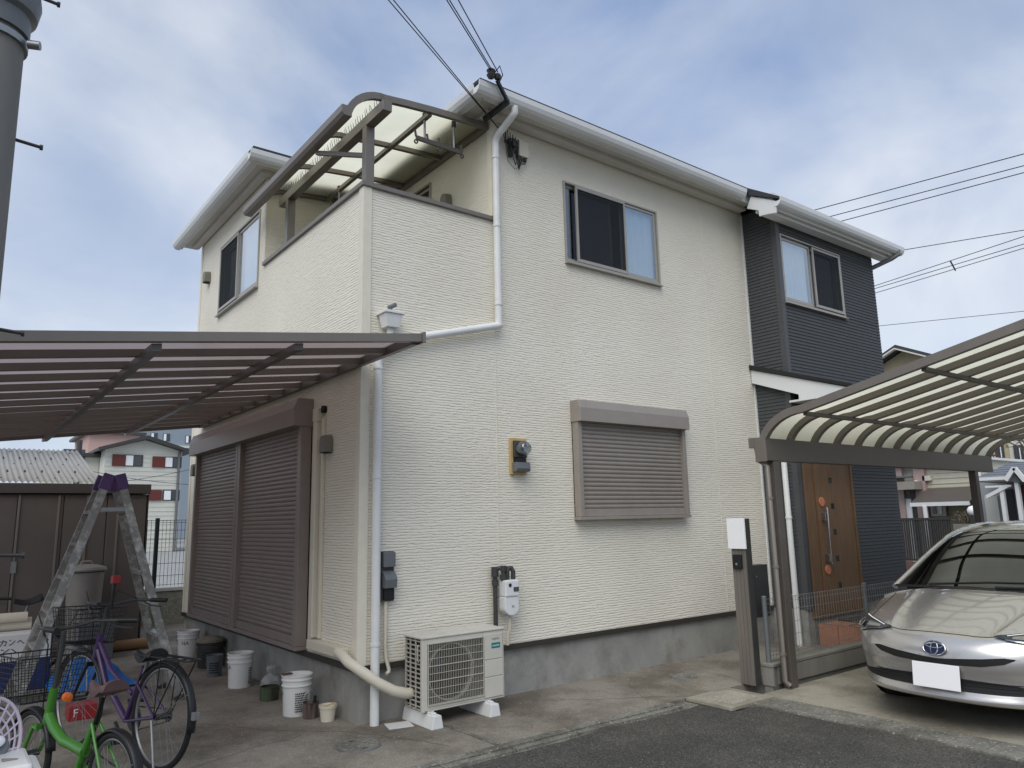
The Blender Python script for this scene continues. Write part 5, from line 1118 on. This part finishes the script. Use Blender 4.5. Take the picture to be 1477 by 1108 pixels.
MB().lathe([(.0001,0),(.17,0),(.215,1.05),(.225,1.06),(.21,1.06)],c,28).build('tub',M['bin'],BN,smooth=35)
MB().lathe([(.24,1.07),(.245,1.09),(.23,1.12),(.12,1.15),(.0001,1.16)],c,28).lathe([(.24,1.07),(.0001,1.065)],c,28).build('lid',M['bin'],BN,smooth=35); MB().tube([(c[0]-.07,c[1],1.15),(c[0]-.05,c[1],1.19),(c[0]+.05,c[1],1.19),(c[0]+.07,c[1],1.15)],.014,8).build('lid_handle',M['bin'],BN)
# white tank and lattice guard at the lower left
WT=thing('white_tank','off-white plastic tank with moulded lid next to the green bicycle','tank',(-2.45,-1.52,0))
MB().box(-2.74,-2.36,-1.75,-1.36,0,.48).build('tank_body',M['bucket'],WT,bevel=.03); MB().box(-2.76,-2.34,-1.77,-1.34,.481,.54).build('lid_rim',M['bucket'],WT,bevel=.02); MB().box(-2.74,-2.39,-1.74,-1.39,.541,.592).build('lid_top',M['bucket'],WT,bevel=.02)
MB().prism([(-2.50,-1.62,.593),(-2.44,-1.62,.593),(-2.50,-1.58,.593)],(0,0,.006)).build('moulded_arrow',M['bin'],WT)
LT=thing('fan_guard','pale lilac lattice fan guard with white oval hub on the tank','fan guard',(-2.52,-1.25,.62))
M['lilac']=mat('lilac_plastic',(206,192,204),.5)
O=Vector((-2.56,-1.42,.60)); X_=Vector((.85,-.05,.0)); Z_=Vector((.05,.25,.95))
def fp(a,r): 
    rr=r*(.19+.05*math.cos(a-1.1)); return O+X_*(rr*math.cos(a)*.75)+Z_*(rr*math.sin(a)*1.0)+Vector((0,-.05,0))*(1-r)
mb=MB()
for r in (.35,.52,.68,.84,1.0): mb.tube([fp(math.pi*(-.02+1.0*k/24),r) for k in range(25)],.0045 if r<1 else .008,6)
for k in range(13): a=math.pi*k/12; mb.cyl(fp(a,.25),fp(a,1.0),.005,n=6)
mb.build('lattice',M['lilac'],LT,kind='stuff'); MB().lathe([(.0001,.018),(.018,.015),(.028,.006),(.03,0),(.0001,0)],O+Vector((.03,-.05,.05)),20,Matrix.Rotation(R(70),4,'X')@Matrix.Scale(1.6,4,(1,0,0))).build('hub',M['plate'],LT,smooth=True)
MB().lathe([(.0001,.01),(.055,.008),(.06,0)],O+Vector((.02,-.03,.02)),20,Matrix.Rotation(R(60),4,'X')@Matrix.Scale(1.3,4,(1,0,0))).build('hub_base',M['greyp'],LT,smooth=True)
# ------------------------------------------------------------------ storage shed
SH=thing('storage_shed','dark brown steel storage shed with ribbed door panels','shed',(-2.4,5.7,0))
MB().box(-4.6,-.50,5.66,7.0,0,2.06).build('shed_body',M['shed'],SH)
MB().box(-4.66,-.46,5.58,7.05,2.07,2.20).build('roof_edge',M['shedd'],SH,bevel=.006)
MB().box(-4.6,-.50,5.635,5.659,0,.06).build('sill_rail',M['shedd'],SH)
for k in range(8):
    x=-4.55+k*.51; MB().box(x,x+.50,5.63,5.655,.07,2.05).build('door_panel',M['shed'],SH,bevel=.006)
for x in (-4.05,-3.53,-3.02,-2.50,-1.99,-1.55,-1.22,-.85): MB().box(x-.014,x+.014,5.612,5.6295,.07,2.05).build('door_rib',mat('shed_rib',(124,116,110),.45,metal=.1),SH,bevel=.004)
MB().box(-2.02,-1.96,5.61,5.6285,1.08,1.22).build('door_pull',M['steel'],SH)
MB().box(-.50,-.47,5.63,5.70,0,2.06).build('corner_post',M['shedd'],SH)
# neighbour's corrugated roof behind the shed
CR=thing('corrugated_roof','weathered corrugated sheet roof of the lean-to behind the shed','roof',(-3,8,2.3))
mb=MB(); rows=[]; n=240
for t in (0,1):
    row=[]
    for k in range(n+1):
        x=-5.6+(5.6-.86)*k/n; y=7.1+3.0*t; z=2.30+.74*t+.018*math.sin(k/n*4.74/.075*2*math.pi); row.append(Vector((x+(.02*t),y,z)))
    rows.append(row)
o=mb.grid(rows).build('sheet',M['corr'],CR,smooth=True); s=o.modifiers.new('s','SOLIDIFY'); s.thickness=.004
sc=MB()
for j in range(5):
    for k in range(21):
        x=-5.5+k*.225+(.11 if j%2 else 0)
        if x<-.9: sc.cyl((x,7.3+j*.6,2.34+.148*j),(x,7.3+j*.6,2.375+.148*j),.016,.010,n=6)
sc.build('roof_bolts',M['dkgrey'],CR,kind='stuff'); MB().box(-5.6,-.9,7.2,10.0,.0,2.2).build('lean_to_wall',M['shedd'],CR)
# boundary wall and black mesh fence
BL=thing('boundary_wall','low grey concrete boundary wall behind the shed and the house','wall',(.3,8.05,0))
MB().box(-.85,14,8.01,8.17,-.1,.55).build('wall',M['kerb'],BL); MB().box(-.85,14,7.99,8.19,.551,.60).build('coping',mat('pale_coping',(176,176,170),.85,var=.08),BL)
BF=thing('black_mesh_fence','black welded mesh fence on the low boundary wall','fence',(.3,8.08,.6))
mb=MB(); x=-.80
while x<3.0: mb.cyl((x,8.08,.62),(x,8.08,1.73),.0035,n=5,cap=False); x+=.06
for z in (.65,.80,1.0,1.2,1.4,1.55,1.68,1.72): mb.cyl((-.8,8.08,z),(3.0,8.08,z),.004,n=5,cap=False)
mb.build('wire_mesh',M['blackp'],BF,kind='stuff')
for x in (-.06,.20,2.1): MB().box(x-.03,x+.03,8.085,8.145,.60,1.76).build('post',M['blackp'],BF)
# street beyond, with parked bicycles
struct('back_street',MB().box(-60,70,8.3,140,-.16,-.05),mat('pale_street',(150,150,146),.9,var=.15,vs=1.5))
for k,x in enumerate((3.9,4.7)):
    t=thing('parked_bicycle','dark bicycle parked in the street beyond the black mesh fence','bicycle',(x*2.1-2.5,26+k*.5,0),group='bicycles parked in the back street')
    mb=MB(); X=x*2.1-2.5; y=26+k*.5
    for q in (0,1.08): torus(mb,(X+q,y,.28),.31,.022,26,5)
    mb.build('wheels',M['rubber'],t); MB().tube([(X,y,.28),(X+.4,y,.27),(X+.9,y,.75),(X+.35,y,.62),(X,y,.28)],.025,6).tube([(X+1.08,y,.28),(X+.85,y,.95)],.022,6).tube([(X+.4,y,.27),(X+.28,y,.82)],.02,6).tube([(X+.8,y-.25,.98),(X+.88,y,.98),(X+.8,y+.25,.98)],.02,6).box(X+.15,X+.4,y-.08,y+.08,.80,.86).box(X+.95,X+1.25,y-.15,y+.15,.72,.95).build('frame',M['dkgrey'],t)
# ------------------------------------------------------------------ houses seen on the left
def bgwin(P,u0,u1,z0,z1,par,frame=None,shut=None):
    f=MB(); pb(f,P,u0-.06,u1+.06,z0-.06,z1+.06,0,.06); o=f.build('window',frame or M['dkgrey'],par)
    n=2; w=(u1-u0)/n
    for k in range(n): pb(MB(),P,u0+k*w+.03,u0+(k+1)*w-.03,z0,z1,.06,.075).build('pane',M['bgglass'] if k else M['curtain'],o)
    if shut: pb(MB(),P,shut[0],shut[1],z0-.05,z1+.05,0,.12).build('shutter',M['maroon'],o)
Yh=50.0
def bx(px,py): return onY(px,py,Yh)
WHs=thing('white_house','white clapboard house with maroon shutters beyond the back street','house',(bx(205,760).x,Yh,0))
xl,xr=bx(152,650).x,bx(263,650).x; zt=bx(263,652).z; zr=bx(213,635).z; xm=(xl+xr)/2
poly=[(xl,Yh,-.2),(xr,Yh,-.2),(xr,Yh,zt),(xm,Yh,zr),(xl,Yh,zt)]
MB().prism(poly,(0,9,0)).build('wall',M['bgwhite'],WHs)
lp_=MB(); z=.3
lm=meshm(MB().box(0,xr-xl-.02,-.03,-.001,0,.02),'clapboard_edge',M['bgwhite'])
while z<zt-.2: inst(lm,'clapboard_edge',WHs,(xl+.01,Yh,z)); z+=.30
rs=MB()
for sg,xa in ((-1,xl-.5),(1,xr+.5)):
    za=zt-.5*(zr-zt)/(xr-xm); rs.prism([(xm,Yh-.7,zr+.02),(xa,Yh-.7,za+.02),(xa,Yh-.7,za+.22),(xm,Yh-.7,zr+.26)],(0,10.2,0))
rs.build('roof',M['dkgrey'],WHs)
P50=lambda u,z,d:Vector((u,Yh-d,z))
for (a,b,c_,d_),sh in (((181,657,204,672),(162,181)),((238,660,260,674),(220,238)),((236,708,257,721),(217,236))):
    A=bx(a,b); B=bx(c_,d_); bgwin(P50,A.x,B.x,B.z,A.z,WHs,None,(bx(sh[0],660).x,bx(sh[1],660).x))
MB().cyl((xr-.2,Yh-.1,0),(xr-.2,Yh-.1,zt),.09,n=8).build('downpipe',M['greyp'],WHs)
MB().box(xl-3.2,xl-.02,Yh+2,Yh+7,-.2,zt-.4).build('side_wing',M['bgwhite'],WHs); A=onY(147,660,Yh+2); 
MB().box(xl-2.2,xl-.9,Yh+1.93,Yh+1.99,A.z-.6,A.z+.5).build('wing_window',M['bgglass'],WHs); MB().box(xl-3.6,xl,Yh+1.5,Yh+7.4,zt-.39,zt-.15).build('wing_roof',M['dkgrey'],WHs)
Yp=75.0; a,b=onY(128,634,Yp),onY(200,652,Yp)
t=thing('pink_house','pale pink house with a shallow roof behind the white house','house',(a.x,Yp,0)); MB().box(a.x,b.x,Yp,Yp+9,-.2,a.z+.6).build('wall',M['bgpink'],t); MB().box(a.x-.5,b.x+.5,Yp-.6,Yp+9.5,a.z+.6,a.z+.85).build('roof',M['shedd'],t)
Yb=105.0; a,b=onY(185,618,Yb),onY(330,660,Yb)
t=thing('apartment_block','blue-grey apartment block with small dark windows in the distance','building',(a.x,Yb,0)); MB().box(a.x,b.x+12,Yb,Yb+12,-.2,a.z+1).build('wall',M['bgblue'],t)
PB=lambda u,z,d:Vector((u,Yb-d,z))
for px,py in ((222,630),(240,631),(272,634)):
    A=onY(px-4,py-5,Yb); B=onY(px+4,py+5,Yb); bgwin(PB,A.x,B.x,B.z,A.z,t)
MB().box(a.x,b.x+12,Yb-.3,Yb,onY(230,645,Yb).z,onY(230,642,Yb).z).build('ledge',M['bgwhite'],t)
tp=onY(114,650,30); t=thing('distant_pole','thin dark pole standing beyond the corrugated roof','pole',(tp.x,30,0)); MB().cyl((tp.x,30,0),(tp.x,30,onY(114,635,30).z),.14,.11,n=10).build('shaft',M['dkgrey'],t)
for z0,z1,k in ((690,672,0),(676,690,1)):
    A=onY(150,z0,44); B=onY(262,z1,44); d=B-A; MB().tube(wire(A-d*.6,B+d*.8,.4,.02),.02,4,cap=False).build('street_cable',M['cable'],label='thin sagging cable crossing in front of the white clapboard house',cat='cable',group='cables in the back street')
# ------------------------------------------------------------------ houses seen on the right
struct('side_street',MB().box(10.6,80,-50,8.3,-.17,-.06),M['asphalt'])
Xh=17.0
PX=lambda u,z,d:Vector((Xh-d,u,z))
def hx(px,py,X=Xh): return onX(px,py,X)
RH=thing('pink_cream_house','pink and cream house with tan lower wall beyond the carport','house',(Xh,0,0))
ya,yb_=hx(1290,690).y,hx(1420,690).y
zt=hx(1400,664).z
zb=hx(1360,703).z
MB().box(Xh,Xh+4,yb_,hx(1325,700).y,zb,zt).build('upper_wall',M['bgcream'],RH); MB().box(Xh,Xh+4,yb_,hx(1325,700).y,-.2,zb-.002).build('lower_wall',M['bgtan'],RH)
MB().box(Xh+.05,Xh+8,hx(1325,700).y+.001,hx(1297,690).y+1.5,-.2,zt).build('entrance_wall',M['bgwhite'],RH)
for px in (1298,1330):
    A=hx(px,700); MB().box(Xh-.12,Xh-.001,A.y-.13,A.y+.13,-.2,zt).build('pink_pilaster',M['bgpink2'],RH)
lm=meshm(MB().box(-.02,-.001,yb_+.02,hx(1325,700).y-.13,0,.012),'lap_edge',M['bgcream'])
for k in range(40):
    z=zb+.09+k*.13
    if z<zt: inst(lm,'lap_edge',RH,(Xh,0,z))
a=hx(1337,705); b=hx(1410,717)
MB().prism([(Xh-.002,0,a.z),(Xh-1.1,0,b.z+.02),(Xh-1.1,0,b.z-.05),(Xh-.002,0,a.z-.08)],(0,0,0.0001)) 
cn=MB(); y0,y1=yb_+.02,hx(1336,705).y
cn.add([(Xh-.002,y0,a.z),(Xh-.002,y1,a.z),(Xh-.95,y1,b.z-.1),(Xh-.95,y0,b.z-.1),(Xh-.002,y0,a.z-.05),(Xh-.002,y1,a.z-.05),(Xh-.95,y1,b.z-.15),(Xh-.95,y0,b.z-.15)],[(0,1,2,3),(7,6,5,4),(0,4,5,1),(1,5,6,2),(2,6,7,3),(3,7,4,0)])
cn.build('awning',M['alu_d'],RH); MB().box(Xh-.97,Xh-.93,y0,y1,b.z-.19,b.z-.10).build('awning_edge',M['white'],RH)
A=hx(1343,717); B=hx(1363,741); bgwin(PX,B.y,A.y,B.z,A.z,RH,M['silver'])
A=hx(1313,708); B=hx(1335,760); dm=MB(); pb(dm,PX,B.y,A.y,-.1,A.z,.0,.05); dr_=dm.build('front_door',M['dkgrey'],RH); pb(MB(),PX,B.y+.25,B.y+.5,.2,A.z-.2,.05,.07).build('door_light',M['curtain'],dr_); pb(MB(),PX,B.y-.1,A.y+.1,A.z+.02,A.z+.22,0,.55).build('door_hood',M['shutter2'],RH)
MB().box(Xh-.6,Xh-.1,hx(1297,690).y-.4,hx(1297,690).y+.3,hx(1297,688).z-.05,hx(1297,688).z).build('wall_lamp_arm',M['greyp'],RH)
A=hx(1325,698); MB().lathe([(.0001,-.09),(.07,-.06),(.09,0),(.07,.06),(.0001,.09)],(Xh-.15,A.y,A.z),14).build('wall_lamp',M['plate'],RH,smooth=True)
A=hx(1338,690); pb(MB(),PX,A.y-.12,A.y+.08,A.z-.06,A.z+.06,.0,.12).build('vent_box',M['soffit'],RH)
MB().cyl((Xh-.15,yb_+.05,-.1),(Xh-.15,yb_+.05,zt),.045,n=10).build('downpipe',M['pvc'],RH)
MB().cyl((Xh-.95,hx(1358,720).y,0),(Xh-.95,hx(1358,720).y,b.z-.19),.05,n=10).build('awning_post',M['pvc'],RH)
MB().box(Xh-.3,Xh+4.3,yb_-.1,hx(1297,690).y+1.7,zt,zt+.06).build('roof',M['white'],RH)
# railing and wall in front of it
RG=thing('metal_railing','dark vertical-bar railing on a low brick wall before the pink house','railing',(15.4,0,0))
ya,yb2=onX(1300,760,15.4).y,onX(1372,760,15.4).y; zt2=onX(1340,747,15.4).z
MB().box(15.35,15.5,yb2-2,ya+.5,-.2,zt2-1.0).build('base_wall',mat('brick_base',(112,84,78),.85,var=.15,vs=8),RG); MB().box(15.38,15.44,yb2,ya+.4,zt2-.05,zt2).build('top_rail',M['dkgrey'],RG); MB().box(15.38,15.44,yb2,ya+.4,zt2-.98,zt2-.93).build('bottom_rail',M['dkgrey'],RG)
rb=meshm(MB().box(-.015,.015,-.015,.015,0,.88),'bar',M['dkgrey']); y=yb2+.04
while y<ya+.36: inst(rb,'bar',RG,(15.41,y,zt2-.93)); y+=.05
A=onX(1403,737,14.5); t=thing('globe_lamp','white globe garden lamp on a short dark post behind the car','lamp',(14.5,A.y,0)); MB().cyl((14.5,A.y,0),(14.5,A.y,A.z-.08),.07,n=12).build('post',M['dkgrey'],t); MB().lathe([(.0001,-.11),(.07,-.085),(.105,-.03),(.105,.03),(.07,.085),(.0001,.11)],(14.5,A.y,A.z),20).build('globe',M['plate'],t,smooth=True)
MB().box(14.0,14.15,-9,onX(1374,752,14).y,-.2,onX(1400,756,14).z).build('garden_wall',M['block'],label='grey garden wall behind the parked silver car',cat='wall')
def shrub(c,r,h,label,seed,n=420,m='leaf'):
    rnd=random.Random(seed); t=thing('shrub',label,'shrub',c); tw=MB(); lf=MB()
    for k in range(16):
        a=rnd.uniform(0,6.28); rr=r*rnd.uniform(.3,1); tw.tube([c,(c[0]+rr*.4*math.cos(a),c[1]+rr*.4*math.sin(a),c[2]+h*.5),(c[0]+rr*math.cos(a),c[1]+rr*math.sin(a),c[2]+h*rnd.uniform(.7,1))],.012,5,r2=.004)
    for k in range(n):
        a=rnd.uniform(0,6.28); q=rnd.uniform(.2,1)**.5*r; z=c[2]+h*rnd.uniform(.25,1); p=Vector((c[0]+q*math.cos(a),c[1]+q*math.sin(a),z)); u=Vector((rnd.uniform(-1,1),rnd.uniform(-1,1),rnd.uniform(-1,1))).normalized()*rnd.uniform(.03,.06); w=u.orthogonal().normalized()*.018
        lf.add([p-u,p+w,p+u,p-w],[(0,1,2,3)])
    tw.build('branches',M['bush'],t); lf.build('foliage',M[m],t,kind='stuff')
A=onX(1395,742,14.8); shrub((14.8,A.y,A.z-.35),.30,.42,'bare twiggy shrub beside the white globe garden lamp',3,120,'bush')
# tiled-roof house further right, and the white block above it
Xe=14.9; Xt=16.2; tx=lambda px,py:onX(px,py,Xe)
TH=thing('porch_house','grey house with tiled gable porch roof and white posts behind the car','house',(Xt,0,0))
y0=tx(1408,690).y; ze=tx(1430,691).z; yR=-24
MB().box(Xt,Xt+5,yR,onX(1412,700,Xt).y,-.2,ze-.02).build('wall',mat('grey_render',(158,162,164),.8,var=.05),TH)
zr_=onX(1440,672,Xe+1.9).z; ns=6
rtm=mat('roof_tile',(112,114,120),.6,var=.15,vs=9)
for k in range(ns):
    x=Xe+k*1.9/ns; z=ze+.06+(zr_-ze)*k/ns
    MB().prism([(x-.02,y0,z-.05),(x-.02,y0,z-.01),(x+1.9/ns+.02,y0,z+(zr_-ze)/ns-.02),(x+1.9/ns+.02,y0,z+(zr_-ze)/ns-.07)],(0,yR-y0,0)).build('tile_course',rtm,TH)
MB().prism([(Xe+1.9,y0,zr_-.02),(Xe+1.9,y0,zr_+.06),(Xe+5.5,y0,zr_-.6),(Xe+5.5,y0,zr_-.7)],(0,yR-y0,0)).build('rear_roof',rtm,TH)
MB().box(Xe-.08,Xe-.02,yR,y0,ze-.03,ze+.04).build('fascia',M['white'],TH); MB().box(Xe-.01,Xt,yR,y0-.05,ze-.06,ze-.03).build('eave_soffit',M['soffit'],TH)
Xg=Xe-.5; gx=lambda px,py:onX(px,py,Xg)
pk,lf,rt=gx(1463,675),gx(1451,693),gx(1479,694)
for q,w in ((lf,.12),(rt,.12)): MB().bar(pk,q,.08,w*.6,(1,0,0)).build('porch_gable_board',M['white'],TH)
MB().prism([(Xg+.06,pk.y,pk.z-.02),(Xg+.06,lf.y,lf.z-.02),(Xg+.06,rt.y,rt.z-.02)],(.5,0,0)).build('porch_gable',M['greyp'],TH)
for a,b in ((1463,1473),): pass
for px in (1443,1466): A=gx(px,720); MB().box(Xg+.1,Xg+.2,A.y-.035,A.y+.035,-.1,lf.z-.02 if px>1450 else gx(1443,703).z).build('porch_post',M['white'],TH)
A=gx(1420,717); B=gx(1450,701); MB().bar((Xg+.1,A.y,A.z),(Xg+.1,B.y,B.z),.07,.05,(1,0,0)).build('awning_strut',M['white'],TH)
MB().box(Xg+.3,Xg+.36,gx(1450,701).y,gx(1412,701).y,gx(1430,703).z,gx(1430,700).z).build('awning_rail',M['white'],TH)
wx2=lambda px,py:onX(px,py,Xt)
MB().box(Xt-.04,Xt-.002,wx2(1463,720).y,wx2(1446,720).y,-.1,wx2(1450,706).z).build('doorway',M['dkgrey'],TH)
MB().box(Xt-.05,Xt-.002,wx2(1440,720).y,wx2(1421,720).y,.1,wx2(1430,716).z).build('sliding_door',M['bgwhite'],TH)
MB().box(Xt-.06,Xt-.003,-24,wx2(1469,720).y,-.1,wx2(1472,700).z).build('maroon_panel',M['maroon'],TH)
Xw=27.0; wx=lambda px,py:onX(px,py,Xw)
WB=thing('white_block','white flat block with dark balcony rail seen above the tiled roof','building',(Xw,0,0))
MB().box(Xw,Xw+8,-30,wx(1418,640).y,-.2,wx(1440,560).z).build('wall',M['bgwhite'],WB)
PW=lambda u,z,d:Vector((Xw-d,u,z))
for a,b,c_,d_ in ((1436,632,1448,660),(1465,645,1476,664)):
    A=wx(a,b);B=wx(c_,d_); bgwin(PW,B.y,A.y,B.z,A.z,WB)
pb(MB(),PW,wx(1456,650).y,wx(1449,650).y,wx(1450,672).z,wx(1450,635).z,0,.05).build('tan_panel',M['bgtan'],WB)
A=wx(1433,658);B=wx(1456,671); br_=MB(); pb(br_,PW,B.y,A.y,B.z-.12,B.z,0,.9); pb(br_,PW,B.y,A.y,A.z-.05,A.z,.86,.9)
y=B.y
while y<A.y: pb(br_,PW,y,y+.04,B.z,A.z,.87,.89); y+=.13
br_.build('balcony_rail',M['maroon'],WB)
# bare tree between the two
A=onX(1470,640,22); rnd=random.Random(11); t=thing('bare_tree','bare twiggy tree in front of the white block above the tiled roof','tree',(22,A.y-.3,0))
tk=MB(); tk.tube([(22,A.y-.3,-.1),(22.05,A.y-.25,1.5),(22,A.y-.3,3.0)],.12,8,r2=.06).build('trunk',M['bush'],t,smooth=True)
tw=MB()
def branch(p,d,L_,r,dep):
    q=p+d*L_; tw.tube([p,p.lerp(q,.5)+Vector((rnd.uniform(-1,1),rnd.uniform(-1,1),rnd.uniform(-1,1)))*L_*.06,q],r,5,r2=r*.5,cap=False)
    if dep>0:
        for k in range(4): branch(p.lerp(q,rnd.uniform(.45,1)),(d+Vector((rnd.uniform(-1,1),rnd.uniform(-1,1),rnd.uniform(-.5,.8)))*.9).normalized(),L_*.66,r*.55,dep-1)
for k in range(5): branch(Vector((22,A.y-.3,2.7)),Vector((rnd.uniform(-.6,.6),rnd.uniform(-.8,.8),.8)).normalized(),1.3,.045,3)
tw.build('crown',M['bush'],t)
# gable of the house behind the bay
NX=27.0; A=onX(1300,505,NX)
NG=thing('neighbour_house','house gable with a grey soffit showing beside the charcoal bay','house',(NX,A.y,0))
gy=onX(1291,499,NX).y; gz=onX(1291,499,NX).z
MB().prism([(NX+.6,gy,gz-.15),(NX+.6,gy-3.0,gz-1.55),(NX+.6,gy-3.0,0),(NX+.6,gy+3.0,0),(NX+.6,gy+3.0,gz-1.55)],(7,0,0)).build('wall',M['bgtan'],NG)
for s in (1,-1): MB().prism([(NX,gy,gz-.10),(NX,gy+s*3.5,gz-1.75),(NX,gy+s*3.5,gz-1.62),(NX,gy,gz+.05)],(8,0,0)).build('roof_slope',M['roof'],NG); MB().bar((NX-.02,gy,gz-.12),(NX-.02,gy+s*3.5,gz-1.76),.05,.20,(1,0,0)).build('barge_board',M['soffit'],NG)
